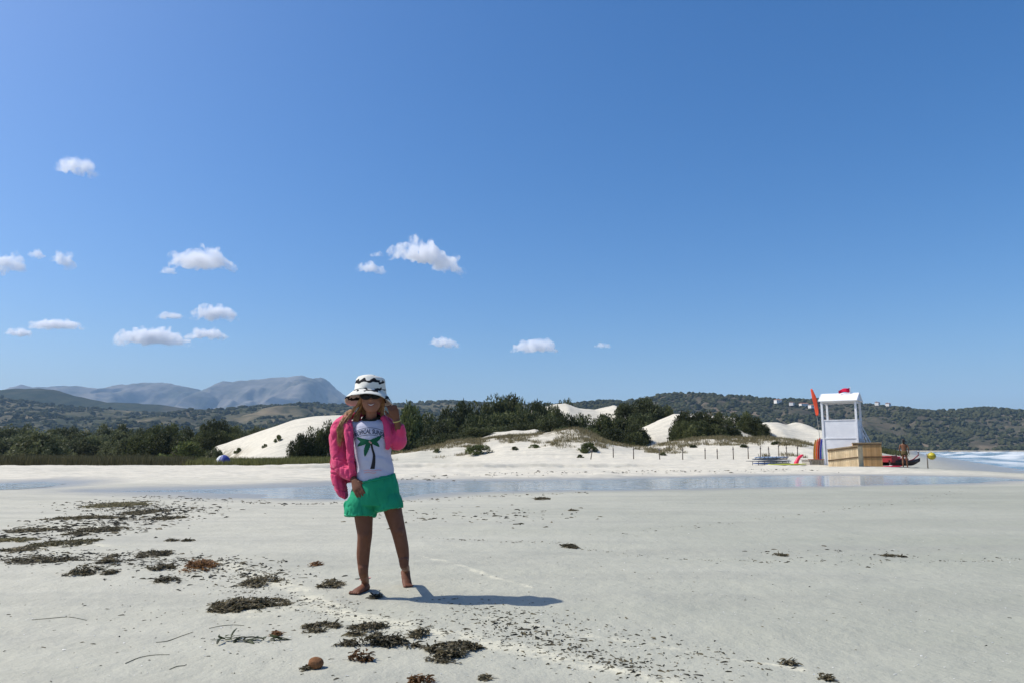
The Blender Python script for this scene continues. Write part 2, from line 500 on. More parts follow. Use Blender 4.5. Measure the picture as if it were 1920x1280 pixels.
def sand_material():
    m = bpy.data.materials.new('sand'); m.use_nodes = True
    t = m.node_tree; N = t.nodes; L = t.links
    b = N['Principled BSDF']; b.inputs['Specular IOR Level'].default_value = 0.25
    geo = N.new('ShaderNodeNewGeometry')
    def noise(scale, det=4, rough=0.55, vec=None):
        n = N.new('ShaderNodeTexNoise'); n.inputs['Scale'].default_value = scale; n.inputs['Detail'].default_value = det
        n.inputs['Roughness'].default_value = rough
        L.new(vec or geo.outputs['Position'], n.inputs['Vector']); return n.outputs[0]
    def attr(n_):
        a = N.new('ShaderNodeAttribute'); a.attribute_name = n_; return a.outputs['Fac']
    def mixc(f, c1, c2):
        mx = N.new('ShaderNodeMix'); mx.data_type = 'RGBA'
        for sock, c in ((6, c1), (7, c2)):
            if isinstance(c, tuple): mx.inputs[sock].default_value = (*c, 1)
            else: L.new(c, mx.inputs[sock])
        if isinstance(f, float): mx.inputs[0].default_value = f
        else: L.new(f, mx.inputs[0])
        return mx.outputs[2]
    def rng(v, a, b_, c=0.0, d=1.0):
        r_ = N.new('ShaderNodeMapRange'); r_.inputs[1].default_value = a; r_.inputs[2].default_value = b_
        r_.inputs[3].default_value = c; r_.inputs[4].default_value = d; L.new(v, r_.inputs[0]); return r_.outputs[0]
    def mul(a, b_, op='MULTIPLY'):
        q = N.new('ShaderNodeMath'); q.operation = op
        for i, s_ in ((0, a), (1, b_)):
            if isinstance(s_, float): q.inputs[i].default_value = s_
            else: L.new(s_, q.inputs[i])
        q.use_clamp = (op == 'ADD'); return q.outputs[0]
    mp = N.new('ShaderNodeMapping'); mp.inputs['Scale'].default_value = (0.35, 1.0, 1.0)
    L.new(geo.outputs['Position'], mp.inputs[0])
    n_big = noise(0.55, 4, vec=mp.outputs[0]); n_mid = noise(3.5, 5); n_fine = noise(60, 3); n_grain = noise(420, 2)
    dry = mixc(rng(n_mid, .35, .65), (0.575, 0.525, 0.415), (0.655, 0.605, 0.49))
    dampc = mixc(rng(n_big, .35, .65), (0.315, 0.318, 0.252), (0.375, 0.372, 0.300))
    col = mixc(attr('damp'), dry, dampc)
    mp2 = N.new('ShaderNodeMapping'); mp2.inputs['Scale'].default_value = (0.10, 1.3, 1.0); mp2.inputs['Rotation'].default_value = (0, 0, R(-12)); L.new(geo.outputs['Position'], mp2.inputs[0])
    col = mixc(rng(noise(1.6, 5, .6, mp2.outputs[0]), .46, .66, 0.0, 0.38), col, (0.27, 0.265, 0.225))
    pal = mul(attr('pale'), rng(noise(7, 6, .75), .40, .56))
    col = mixc(mul(pal, 0.72), col, (0.64, 0.60, 0.45))
    col = mixc(mul(attr('wet'), 0.85), col, (0.27, 0.26, 0.225))
    col = mixc(mul(attr('scrub'), rng(noise(0.9, 5, .7), .42, .58)), col, (0.20, 0.165, 0.10))
    # grains and tiny shell grit
    col = mixc(rng(n_fine, .3, .7, 0.0, 0.16), col, (0.30, 0.29, 0.26))
    col = mixc(rng(n_grain, .62, .72, 0.0, 0.3), col, (0.22, 0.21, 0.19))
    vo = N.new('ShaderNodeTexVoronoi'); vo.inputs['Scale'].default_value = 34; vo.inputs['Randomness'].default_value = 1.0
    L.new(geo.outputs['Position'], vo.inputs['Vector'])
    col = mixc(mul(rng(vo.outputs['Distance'], 0.10, 0.06), rng(noise(2.2, 2), .5, .62)), col, (0.12, 0.11, 0.09))
    L.new(col, b.inputs['Base Color'])
    L.new(rng(attr('wet'), 0.0, 1.0, 0.9, 0.35), b.inputs['Roughness'])
    h = mul(n_mid, 0.020); h2 = mul(n_fine, 0.0035); h3 = mul(n_grain, 0.0012)
    hh = N.new('ShaderNodeMath'); hh.operation = 'ADD'; L.new(h, hh.inputs[0]); L.new(h2, hh.inputs[1])
    h4 = N.new('ShaderNodeMath'); h4.operation = 'ADD'; L.new(hh.outputs[0], h4.inputs[0]); L.new(h3, h4.inputs[1])
    h5 = N.new('ShaderNodeMath'); h5.operation = 'ADD'; L.new(h4.outputs[0], h5.inputs[0]); L.new(mul(noise(14, 4, .6), 0.010), h5.inputs[1])
    bp = N.new('ShaderNodeBump'); bp.inputs['Strength'].default_value = 0.75; bp.inputs['Distance'].default_value = 1.0
    L.new(h5.outputs[0], bp.inputs['Height']); L.new(bp.outputs[0], b.inputs['Normal'])
    return m

link('beach_sand', build_ground(), sand_material(), kind='structure')

# ------------------------------------------------------------------ water of the lagoon
def water_material(name, tint, scale, strength, rough=0.03):
    m = bpy.data.materials.new(name); m.use_nodes = True
    t = m.node_tree; b = t.nodes['Principled BSDF']
    b.inputs['Base Color'].default_value = (*tint, 1); b.inputs['Roughness'].default_value = rough
    b.inputs['IOR'].default_value = 1.33; b.inputs['Transmission Weight'].default_value = 0.55
    geo = t.nodes.new('ShaderNodeNewGeometry')
    n = t.nodes.new('ShaderNodeTexNoise'); n.inputs['Scale'].default_value = scale; n.inputs['Detail'].default_value = 3
    mp = t.nodes.new('ShaderNodeMapping'); mp.inputs['Scale'].default_value = (0.5, 1.6, 1)
    t.links.new(geo.outputs['Position'], mp.inputs[0]); t.links.new(mp.outputs[0], n.inputs['Vector'])
    bp = t.nodes.new('ShaderNodeBump'); bp.inputs['Strength'].default_value = strength; bp.inputs['Distance'].default_value = 0.02
    t.links.new(n.outputs[0], bp.inputs['Height']); t.links.new(bp.outputs[0], b.inputs['Normal'])
    return m

def sheet(name, P, grow, z, m, kind='structure'):
    c = P.mean(0)
    bm = bmesh.new()
    n = len(P); Q = []
    for i in range(n):
        e = P[(i + 1) % n] - P[i - 1]
        nn = np.array([e[1], -e[0]]); nn = nn / (np.linalg.norm(nn) + 1e-9)
        Q.append(P[i] + nn * grow)
    area = sum(P[i][0] * P[(i + 1) % n][1] - P[(i + 1) % n][0] * P[i][1] for i in range(n))
    if area < 0: Q = [2 * P[i] - Q[i] for i in range(n)]
    vs_ = [bm.verts.new((q[0], q[1], z)) for q in Q]
    f = bm.faces.new(vs_)
    if f.normal.z < 0: f.normal_flip()
    bmesh.ops.triangulate(bm, faces=bm.faces[:])
    bm.normal_update()
    for f in bm.faces:
        if f.normal.z < 0: f.normal_flip()
    me = bpy.data.meshes.new(name); bm.to_mesh(me); bm.free()
    return link(name, me, m, kind=kind)

WATER = water_material('lagoon_water_surface', (0.62, 0.72, 0.76), 3.0, 0.8, 0.06)
sheet('lagoon_water', POOL, 0.5, WATER_Z + 0.004, WATER)
sheet('stream_water', CHAN, 0.3, WATER_Z + 0.004, WATER)

# ------------------------------------------------------------------ sea with breakers
def build_sea():
    r = [30.0]
    while r[-1] < 2200: r.append(r[-1] * (1.008 if r[-1] < 420 else 1.06))
    r = np.array(r); th = np.radians(np.concatenate([np.linspace(26, 44, 320), np.linspace(44, 150, 60)[1:]]))
    RR, TT = np.meshgrid(r, th, indexing='ij')
    X = RR * np.sin(TT); Y = RR * np.cos(TT)
    off = X - np.interp(Y, CO_Y, CO_X)              # metres out from the waterline, measured across
    off = off * 0.75
    wob = 3.0 * fbm(X * 0.03, Y * 0.03, 3, 71) + 0.8 * fbm(X * .2, Y * .2, 2, 72)
    Z = np.full(X.shape, SEA_Z); foam = np.zeros(X.shape)
    for o_, h_, wd in ((2.0, .07, 1.2), (6.5, .30, 1.3), (13., .42, 1.7), (21., .5, 2.0), (31., .5, 2.4), (45., .45, 3.)):
        d = off - o_ - wob
        amp = np.clip(0.55 + 0.9 * fbm(X * 0.05, Y * 0.05, 3, 80 + int(o_)), 0, 1.2)
        Z = Z + h_ * amp * np.exp(-(d / wd) ** 2 * np.where(d < 0, 2.5, 0.7))
        foam = np.maximum(foam, amp * np.exp(-((d + wd * .6) / (wd * 1.5)) ** 2))
    foam = foam * sstep(70, 30, off)
    foam = np.maximum(foam, 0.55 * sstep(16, 0, off) * np.clip(fbm(X * .35, Y * .35, 4, 91) * 2 + .2, 0, 1))
    Z = Z + 0.05 * fbm(X * .4, Y * .4, 3, 93)
    nr, n2 = X.shape
    V = np.stack([X.ravel(), Y.ravel(), Z.ravel()], 1)
    idx = np.arange(nr * n2).reshape(nr, n2)
    F = np.stack([idx[:-1, :-1].ravel(), idx[:-1, 1:].ravel(), idx[1:, 1:].ravel(), idx[1:, :-1].ravel()], 1)
    keep = (off.ravel() > -6)[F].any(1)
    F = F[keep]
    F = F[:, ::-1]
    me = mesh_np('sea', V, F)
    vattr(me, 'foam', foam.ravel())
    return me
def sea_material():
    m = bpy.data.materials.new('sea_surface'); m.use_nodes = True
    t = m.node_tree; b = t.nodes['Principled BSDF']; L = t.links
    geo = t.nodes.new('ShaderNodeNewGeometry')
    a = t.nodes.new('ShaderNodeAttribute'); a.attribute_name = 'foam'
    n = t.nodes.new('ShaderNodeTexNoise'); n.inputs['Scale'].default_value = 0.9; n.inputs['Detail'].default_value = 6; n.inputs['Roughness'].default_value = .7
    L.new(geo.outputs['Position'], n.inputs['Vector'])
    ad = t.nodes.new('ShaderNodeMath'); ad.operation = 'ADD'; L.new(a.outputs['Fac'], ad.inputs[0]); L.new(n.outputs[0], ad.inputs[1])
    mr = t.nodes.new('ShaderNodeMapRange'); mr.inputs[1].default_value = 0.74; mr.inputs[2].default_value = 1.25; L.new(ad.outputs[0], mr.inputs[0])
    mx = t.nodes.new('ShaderNodeMix'); mx.data_type = 'RGBA'; mx.inputs[6].default_value = (0.22, 0.29, 0.31, 1); mx.inputs[7].default_value = (0.50, 0.53, 0.54, 1)
    L.new(mr.outputs[0], mx.inputs[0]); L.new(mx.outputs[2], b.inputs['Base Color'])
    m2 = t.nodes.new('ShaderNodeMapRange'); m2.inputs[3].default_value = 0.12; m2.inputs[4].default_value = 0.9; L.new(mr.outputs[0], m2.inputs[0]); L.new(m2.outputs[0], b.inputs['Roughness'])
    n3 = t.nodes.new('ShaderNodeTexNoise'); n3.inputs['Scale'].default_value = 1.6; n3.inputs['Detail'].default_value = 5
    L.new(geo.outputs['Position'], n3.inputs['Vector'])
    bp = t.nodes.new('ShaderNodeBump'); bp.inputs['Strength'].default_value = 0.6; bp.inputs['Distance'].default_value = 0.15
    L.new(n3.outputs[0], bp.inputs['Height']); L.new(bp.outputs[0], b.inputs['Normal'])
    return m
link('sea', build_sea(), sea_material(), kind='structure')

# ------------------------------------------------------------------ hills and mountains
def hill_mesh(name, pairs, Y0, front, back, nx, ny, amp, freq, seed, gully=0.0):
    px = np.array([p[0] for p in pairs], float); py = np.array([p[1] for p in pairs], float)
    X0, Z0 = prof(pairs, Y0)
    xs = np.linspace(X0[0], X0[-1], nx)
    zc = np.interp(xs, X0, Z0)
    k = np.array([.25, .5, .25]); zc = np.convolve(np.pad(zc, 1, mode='edge'), k, 'valid')
    ys = np.concatenate([np.linspace(-front, 0, ny), np.linspace(0, back, ny // 3)[1:]])
    XX, DD = np.meshgrid(xs, ys, indexing='xy')
    ZC = np.broadcast_to(zc, XX.shape)
    s = np.where(DD < 0, sstep(-1.15, 0.22, DD / front) / sstep(-1.15, 0.22, np.array(0.0)), 1 - sstep(0, 1, DD / back) * 0.6)
    Z = -4 + (ZC + 4) * s
    mid = np.clip(s * (1 - s) * 4, 0, 1)
    n = fbm(XX * freq, (DD + Y0) * freq, 5, seed)
    Z = Z + n * amp * (0.07 * s + mid)
    if gully:
        g = np.abs(fbm(XX * freq * 1.3, (DD) * freq * 0.45, 4, seed + 3))
        Z = Z - gully * (1 - sstep(0, .35, g)) * (0.07 * s + mid)
    Z = Z + amp * 0.07 * fbm(XX * freq * 9, DD * freq * 9, 3, seed + 8) * s
    e = np.minimum(sstep(0, .04, np.linspace(0, 1, nx)), 1)[None, :]
    V = np.stack([XX.ravel(), (DD + Y0).ravel(), Z.ravel()], 1)
    nyy = len(ys)
    idx = np.arange(nyy * nx).reshape(nyy, nx)
    F = np.stack([idx[:-1, :-1].ravel(), idx[:-1, 1:].ravel(), idx[1:, 1:].ravel(), idx[1:, :-1].ravel()], 1)
    return mesh_np(name, V, F), (xs, ys + Y0, Z)

def hill_material(name, c1, c2, c3, s1, s2, t1=0.45, t2=0.6):
    m = bpy.data.materials.new(name); m.use_nodes = True
    t = m.node_tree; b = t.nodes['Principled BSDF']; L = t.links
    b.inputs['Roughness'].default_value = 1.0; b.inputs['Specular IOR Level'].default_value = 0.0
    geo = t.nodes.new('ShaderNodeNewGeometry')
    def nz(s, d):
        n = t.nodes.new('ShaderNodeTexNoise'); n.inputs['Scale'].default_value = s; n.inputs['Detail'].default_value = d; n.inputs['Roughness'].default_value = .65
        L.new(geo.outputs['Position'], n.inputs['Vector'])
        return n.outputs[0]
    def mx(f, a, b_):
        q = t.nodes.new('ShaderNodeMix'); q.data_type = 'RGBA'
        for s_, c in ((6, a), (7, b_)):
            if isinstance(c, tuple): q.inputs[s_].default_value = (*c, 1)
            else: L.new(c, q.inputs[s_])
        L.new(f, q.inputs[0]); return q.outputs[2]
    def mr(v, a, b_):
        q = t.nodes.new('ShaderNodeMapRange'); q.inputs[1].default_value = a; q.inputs[2].default_value = b_; L.new(v, q.inputs[0]); return q.outputs[0]
    c = mx(mr(nz(s2, 6), .42, .56), c1, c2)
    c = mx(mr(nz(s1, 5), t1, t2), c, c3)
    L.new(c, b.inputs['Base Color'])
    return m

H4, _ = hill_mesh('far_mountain_range', [(-420, 760), (-200, 742), (-60, 735), (0, 731), (20, 724), (40, 720), (60, 726), (95, 724), (130, 722), (180, 726), (215, 722), (250, 718), (290, 715), (320, 717), (350, 724), (378, 733),
     (395, 722), (420, 714), (460, 711), (500, 706), (540, 705), (568, 703.5), (578, 707), (590, 710), (602, 707.5), (611, 711), (620, 721), (640, 738), (665, 751), (720, 764), (860, 790)],
    9000, 2600, 1500, 520, 150, 190, 0.0013, 101, gully=150)
link('far_mountain_range', H4, hill_material('mountain_rock', (0.055, 0.06, 0.048), (0.10, 0.095, 0.08), (0.18, 0.165, 0.145), 0.0012, 0.004, .42, .60), kind='structure')
H3, _ = hill_mesh('wooded_hill', [(-420, 745), (-200, 733), (-60, 730), (0, 731), (30, 728), (70, 727), (100, 729), (120, 735), (140, 741), (170, 747), (200, 753), (240, 754), (270, 756), (300, 757), (330, 762), (360, 766), (420, 767), (450, 769), (520, 773), (620, 782)],
    3600, 1000, 600, 300, 70, 32, 0.0028, 111, gully=18)
link('wooded_hill', H3, hill_material('wooded_hill_scrub', (0.030, 0.040, 0.026), (0.048, 0.054, 0.034), (0.075, 0.07, 0.05), 0.004, 0.02, .55, .7), kind='structure')
H2, H2g = hill_mesh('field_hills', [(-420, 762), (-200, 750), (-80, 742), (0, 744), (40, 750), (90, 757), (130, 762), (180, 764), (230, 768), (300, 772), (360, 776), (410, 774), (440, 767), (470, 762), (520, 760), (560, 758.5), (600, 757.5), (640, 759), (700, 757), (740, 757),
     (770, 755.5), (800, 753), (840, 752), (880, 754), (940, 757), (1000, 758), (1080, 758), (1160, 760)],
    2600, 1500, 500, 460, 130, 26, 0.006, 121, gully=10)
link('field_hills', H2, hill_material('field_hill_soil', (0.055, 0.06, 0.036), (0.10, 0.092, 0.058), (0.19, 0.155, 0.10), 0.006, 0.02, .52, .66), kind='structure')
H1, H1g = hill_mesh('coastal_hill', [(960, 790), (1020, 766), (1080, 757), (1120, 752.5), (1160, 752), (1200, 748), (1240, 740), (1280, 737), (1310, 737.5), (1350, 741), (1400, 745), (1440, 748), (1500, 750), (1540, 749), (1600, 755), (1640, 760),
     (1700, 768), (1760, 771), (1800, 768.5), (1850, 765), (1885, 767), (1920, 771), (1990, 776), (2100, 772), (2300, 782), (2500, 800)],
    1700, 620, 400, 520, 130, 16, 0.011, 131, gully=9)
link('coastal_hill', H1, hill_material('coastal_hill_soil', (0.048, 0.05, 0.032), (0.085, 0.073, 0.052), (0.155, 0.122, 0.086), 0.011, 0.035, .52, .64), kind='structure')

def far_trees(name, g, Y_lo, Y_hi, count, px_lo, px_hi, size, seed, dens, m):
    """a far-off wood, too many and too small to tell apart: low blobs joined in one mass"""
    xs, ys, Z = g
    rg = np.random.default_rng(seed)
    t_ = (1 + 5 ** .5) / 2
    ico = np.array([(-1, t_, 0), (1, t_, 0), (-1, -t_, 0), (1, -t_, 0), (0, -1, t_), (0, 1, t_), (0, -1, -t_), (0, 1, -t_), (t_, 0, -1), (t_, 0, 1), (-t_, 0, -1), (-t_, 0, 1)]) / 1.9
    fc = np.array([(0, 11, 5), (0, 5, 1), (0, 1, 7), (0, 7, 10), (0, 10, 11), (1, 5, 9), (5, 11, 4), (11, 10, 2), (10, 7, 6), (7, 1, 8), (3, 9, 4), (3, 4, 2), (3, 2, 6), (3, 6, 8), (3, 8, 9), (4, 9, 5), (2, 4, 11), (6, 2, 10), (8, 6, 7), (9, 8, 1)])
    y = rg.uniform(Y_lo, Y_hi, count); u = rg.uniform((px_lo - 960) / FPX, (px_hi - 960) / FPX, count); x = u * y
    d = fbm(x * dens[0], y * dens[0], 4, seed)
    ok = d > dens[1] + dens[2] * (u * FPX + 960 - px_lo) / (px_hi - px_lo) + rg.uniform(-.25, .25, count)
    x, y = x[ok], y[ok]
    fi = np.clip(np.interp(x, xs, np.arange(len(xs))), 0, len(xs) - 1.001); fj = np.clip(np.interp(y, ys, np.arange(len(ys))), 0, len(ys) - 1.001)
    i0 = fi.astype(int); j0 = fj.astype(int); a = fi - i0; b = fj - j0
    z = (Z[j0, i0] * (1 - a) + Z[j0, i0 + 1] * a) * (1 - b) + (Z[j0 + 1, i0] * (1 - a) + Z[j0 + 1, i0 + 1] * a) * b
    n = len(x)
    s = size * rg.uniform(.45, 1.25, n) ** 1.3
    P = ico[None] * (1 + rg.uniform(-.28, .28, (n, 12, 1)))
    P = P * s[:, None, None] * np.stack([rg.uniform(.9, 1.5, n), np.ones(n), rg.uniform(.65, 1.0, n)], 1)[:, None, :]
    P = P + np.stack([x, y, z + s * .35], 1)[:, None, :]
    F = (fc[None] + (np.arange(n) * 12)[:, None, None]).reshape(-1, 3)
    me = mesh_np(name, P.reshape(-1, 3), F, smooth=False)
    return link(name, me, m, kind='stuff')
FARTREE = mat('far_tree_foliage', (0.034, 0.040, 0.020), 1.0, 0.0, noise=(0.02, 4), col2=(0.07, 0.07, 0.036))
o = far_trees('coastal_hill_wood', H1g, 1085, 1720, 15000, 960, 2200, 4.4, 5, (0.009, -0.45, 0.50), FARTREE)
tag(o, 'dark scrub and trees dotting the long hill behind the lifeguard tower', 'trees')
o = far_trees('field_hill_wood', H2g, 1150, 2600, 16000, -250, 1160, 6.0, 6, (0.006, -.12, 0.0), FARTREE)
tag(o, 'hedges and trees scattered over the brown field hills on the left', 'trees')
# ================================================================== VEGETATION
def leaf_cloud(rg, clumps, leaves, lsize, flat=0.9, low=0.0):
    """crown of unit radius (x, y in -1..1, z 0..1): many small leaf faces gathered in clumps"""
    C = []
    while len(C) < clumps:
        p = rg.normal(size=3); p /= np.linalg.norm(p)
        p[2] = abs(p[2]) if rg.random() < .85 else -0.15 * abs(p[2])
        rr = rg.uniform(.70, 1.0) ** .6
        p = p * rr * np.array([.86, .86, .84])
        p[:2] *= 1 + .25 * math.sin(3 * math.atan2(p[1], p[0]) + clumps)
        C.append(p)
    C = np.array(C)
    cr = rg.uniform(.17, .32, len(C))
    ci = rg.integers(0, len(C), leaves)
    d = rg.normal(size=(leaves, 3)); d /= np.linalg.norm(d, axis=1)[:, None]
    rad = rg.uniform(.35, 1, leaves) ** .5
    P = C[ci] + d * (cr[ci] * rad)[:, None] * np.array([1, 1, flat])
    P[:, 2] = np.maximum(P[:, 2], low - .05)
    # sprigs that break the outline
    a = rg.normal(size=(leaves, 3)); a /= np.linalg.norm(a, axis=1)[:, None]
    a = a * .9 + d * .5; a[:, 2] += .15
    a /= np.linalg.norm(a, axis=1)[:, None]
    b = np.cross(a, rg.normal(size=(leaves, 3))); b /= np.linalg.norm(b, axis=1)[:, None]
    L = (lsize * rg.uniform(.6, 1.5, leaves))[:, None]
    W = L * .60
    V = np.stack([P - b * W * .5, P + b * W * .5 + a * L * .2, P + a * L, P - b * W * .6 + a * L * .45], 1).reshape(-1, 3)
    F = np.arange(leaves * 4).reshape(-1, 4)
    tone = np.clip(rg.normal(.4, .18, len(C))[ci] + rg.normal(0, .2, leaves), 0, 1)
    return V, F, tone

def crown_mesh(name, seed, clumps=42, leaves=5200, lsize=.085, m=None):
    V, F, tone = leaf_cloud(np.random.default_rng(seed), clumps, leaves, lsize)
    me = mesh_np(name, V, F, smooth=False)
    fattr(me, 'tone', tone)
    me.materials.append(m)
    return me

def foliage(name, c1, c2, rand=.35):
    m = mat(name, c1, 0.65, 0.25, col2=c2, attr='tone', rand=rand)
    t = m.node_tree; b = t.nodes['Principled BSDF']
    if not any(n.type == 'BSDF_TRANSLUCENT' for n in t.nodes):
        tr_ = t.nodes.new('ShaderNodeBsdfTranslucent'); ms = t.nodes.new('ShaderNodeMixShader'); ms.inputs[0].default_value = .32
        src = b.inputs['Base Color'].links[0].from_socket
        t.links.new(src, tr_.inputs['Color']); t.links.new(b.outputs[0], ms.inputs[1]); t.links.new(tr_.outputs[0], ms.inputs[2])
        t.links.new(ms.outputs[0], t.nodes['Material Output'].inputs['Surface'])
    return m
JUN = foliage('juniper_foliage', (0.032, 0.042, 0.015), (0.125, 0.135, 0.048))
TREE = foliage('tree_foliage', (0.048, 0.060, 0.026), (0.19, 0.20, 0.095))
OLIVE = foliage('olive_green_foliage', (0.05, 0.065, 0.02), (0.17, 0.19, 0.06))
BARK = mat('shrub_bark', (0.10, 0.08, 0.06), 0.9, 0.1, noise=(6, 3), col2=(0.16, 0.13, 0.10))

CROWN_J = [crown_mesh('crown', 100 + i, 64, 11000, .062, JUN) for i in range(5)]
CROWN_T = [crown_mesh('crown', 200 + i, 52, 10000, .066, TREE) for i in range(4)]
CROWN_O = [crown_mesh('crown', 300 + i, 30, 4200, .09, OLIVE) for i in range(2)]

def trunk_mesh(seed, n=5):
    rg = random.Random(seed); mb = MB()
    mb.tube([(0, 0, -.12), (.02, .01, .12), (-.02, .03, .3)], [.06, .05, .04], 7)
    for i in range(n):
        a = 2 * math.pi * i / n + rg.uniform(-.4, .4); r = rg.uniform(.35, .6); h = rg.uniform(.45, .75)
        mb.tube([(0, 0, .05), (r * .4 * math.cos(a), r * .4 * math.sin(a), h * .45), (r * math.cos(a), r * math.sin(a), h)], [.045, .03, .010], 6)
    return mb.mesh('trunk', True)
TRUNKS = [trunk_mesh(i) for i in range(3)]
for t_ in TRUNKS: t_.materials.append(BARK)

CNT = [0]
def shrub(name, px, top, wpx, Y, crowns, label, cat, group, sink=0.25, depth=1.0, zbase=None):
    """a shrub whose top reaches row `top` at distance Y, standing on the terrain there"""
    P = at(px, top, Y)
    z0 = (tz(P.x, Y) if zbase is None else zbase) - sink
    h = max(P.z - z0, 0.5)
    r = wpx / FPX * Y / 2 * 1.3
    i = CNT[0]; CNT[0] += 1
    rt = empty(name, (P.x, Y, z0), (i * 2.399) % 6.283, label, cat, group)
    for me, nm in ((crowns[i % len(crowns)], 'crown'), (TRUNKS[i % 3], 'trunk')):
        o_ = link(nm, me, None, rt)
        o_.scale = (r, r * depth, h)
    return rt

THK = 'dark green juniper bush in the dense thicket behind the central white dune'
GT = 'junipers of the central thicket'
for px, top, wd, Y in [
        (800, 774, 62, 116), (838, 757, 60, 122), (868, 749, 58, 126), (902, 750, 60, 124), (932, 742, 56, 130), (957, 739, 58, 132), (986, 745, 54, 128), (1014, 749, 56, 130), (1040, 756, 44, 126),
        (785, 800, 60, 104), (820, 790, 66, 108), (862, 778, 70, 112), (905, 772, 72, 114), (948, 768, 74, 118), (990, 770, 68, 116), (1026, 774, 56, 112),
        (770, 822, 56, 93), (812, 814, 66, 96), (850, 808, 64, 98), (892, 800, 62, 102), (880, 818, 60, 93), (935, 795, 60, 108), (975, 790, 54, 109), (1015, 788, 50, 108)]:
    shrub('juniper_bush', px, top, wd, Y, CROWN_J, THK, 'bush', GT)
THK2 = 'dark juniper bush in the rounded clump right of the grassy dune bank'
for px, top, wd, Y in [(1035, 785, 50, 95), (1062, 776, 56, 97), (1098, 771, 60, 99), (1135, 773, 60, 99), (1170, 779, 58, 97), (1192, 793, 44, 93), (1060, 800, 62, 90), (1105, 796, 66, 91), (1150, 800, 66, 90), (1188, 808, 46, 89)]:
    shrub('juniper_bush', px, top, wd, Y, CROWN_J, THK2, 'bush', 'junipers of the rounded clump')
shrub('juniper_bush', 1176, 755, 50, 138, CROWN_J, 'upright green bush on the left end of the hilltop clump', 'bush', 'junipers on the rear dune')
shrub('juniper_bush', 1212, 746, 66, 136, CROWN_J, 'tallest dark bush standing on the skyline beside bare white dune', 'bush', 'junipers on the rear dune')
shrub('juniper_bush', 1243, 754, 44, 134, CROWN_J, 'dark bush on the right flank of the skyline clump', 'bush', 'junipers on the rear dune')
shrub('juniper_bush', 1200, 772, 60, 124, CROWN_J, 'low dark bush beneath the skyline clump above the white dune', 'bush', 'junipers on the rear dune')
THK3 = 'dark spiky juniper bush massed on the steep white dune right of centre'
for px, top, wd, Y in [(1285, 768, 48, 90), (1318, 770, 50, 90), (1348, 781, 46, 89.5), (1372, 797, 30, 89), (1300, 786, 54, 88), (1340, 793, 50, 88), (1278, 788, 32, 88)]:
    shrub('juniper_bush', px, top, wd, Y, CROWN_J, THK3, 'bush', 'junipers on the steep white dune', zbase=at(px, 821, Y).z)
THK4 = 'dark juniper bush in the rear clump sloping down to the right, nearest the tower'
for px, top, wd, Y in [(1352, 771, 36, 100), (1384, 768, 42, 100), (1408, 779, 36, 99), (1427, 792, 24, 98)]:
    shrub('juniper_bush', px, top, wd, Y, CROWN_J, THK4, 'bush', 'junipers nearest the tower', zbase=at(px, 812, Y).z)
shrub('olive_bush', 768, 758, 54, 100, CROWN_O, 'light yellowish green bush behind the raised hand of the girl', 'bush', None)
shrub('olive_bush', 742, 786, 44, 92, CROWN_O, 'small yellow green bush just right of the pink sleeve', 'bush', None)
shrub('juniper_bush', 1056, 744, 40, 175, CROWN_J, 'small distant treetop showing above the bare rear dune', 'bush', None)
shrub('juniper_bush', 564, 810, 36, 72, CROWN_J, 'low dark bush at the foot of the big white dune', 'bush', 'junipers left of the girl')
shrub('juniper_bush', 592, 798, 42, 72.5, CROWN_J, 'dark bush between the big white dune and the pink jacket', 'bush', 'junipers left of the girl')
shrub('juniper_bush', 618, 790, 40, 73, CROWN_J, 'dark bush half hidden behind the pink jacket', 'bush', 'junipers left of the girl')
shrub('low_green_bush', 1505, 836, 34, 76, CROWN_J, 'low dark cushion bush on the dune just left of the stacked surfboards', 'bush', None, depth=.7)
def tuft(name, px, py, wpx, hgt, crowns, label, cat, group=None):
    """a small plant standing where the row py meets the sand"""
    X, Y = ground_hit(px, py)
    i = CNT[0]; CNT[0] += 1
    rt = empty(name, (X, Y, tz(X, Y) - .06), (i * 2.399) % 6.283, label, cat, group)
    r = wpx / FPX * Y / 2
    for me, nm in ((crowns[i % len(crowns)], 'crown'), (TRUNKS[i % 3], 'trunk')):
        o_ = link(nm, me, None, rt); o_.scale = (r, r * .8, hgt)
GTF = 'tufts on the big white dune'
tuft('grey_tuft', 497, 838, 12, .45, CROWN_O, 'small grey tuft lowest on the face of the big white dune', 'plant', GTF)
tuft('grey_tuft', 522, 826, 18, .75, CROWN_O, 'largest grey tuft halfway up the face of the big white dune', 'plant', GTF)
tuft('grey_tuft', 447, 848, 16, .7, CROWN_O, 'grey tuft near the foot of the big white dune', 'plant', GTF)
tuft('low_green_bush', 896, 850, 54, .85, CROWN_O, 'low green cushion bush on the front face of the central dune', 'bush')
tuft('low_green_bush', 1102, 846, 40, .9, CROWN_O, 'grey green cushion bush on the right end of the grassy bank', 'bush')
GS = 'small plants on the front dunes'
for px, py, w_, lb in [(820, 847, 18, 'reddish small plant left of the low green cushion bush'), (965, 842, 20, 'small plant under the left end of the grassy bank'), (1003, 838, 22, 'small plant in the middle of the central dune face'), (1088, 858, 14, 'tiny plant beneath the grassy bank'),
                       (1243, 853, 16, 'tiny plant at the foot of the fourth fence post'), (1300, 838, 18, 'small plant between the fence posts below the dune crest'), (1395, 838, 18, 'small plant below the crest above the paddleboards'), (1455, 832, 22, 'small dark plant on the crest left of the surfboards')]:
    tuft('dune_plant', px, py, w_, .34, CROWN_J if px > 1200 else CROWN_O, lb, 'plant', GS)

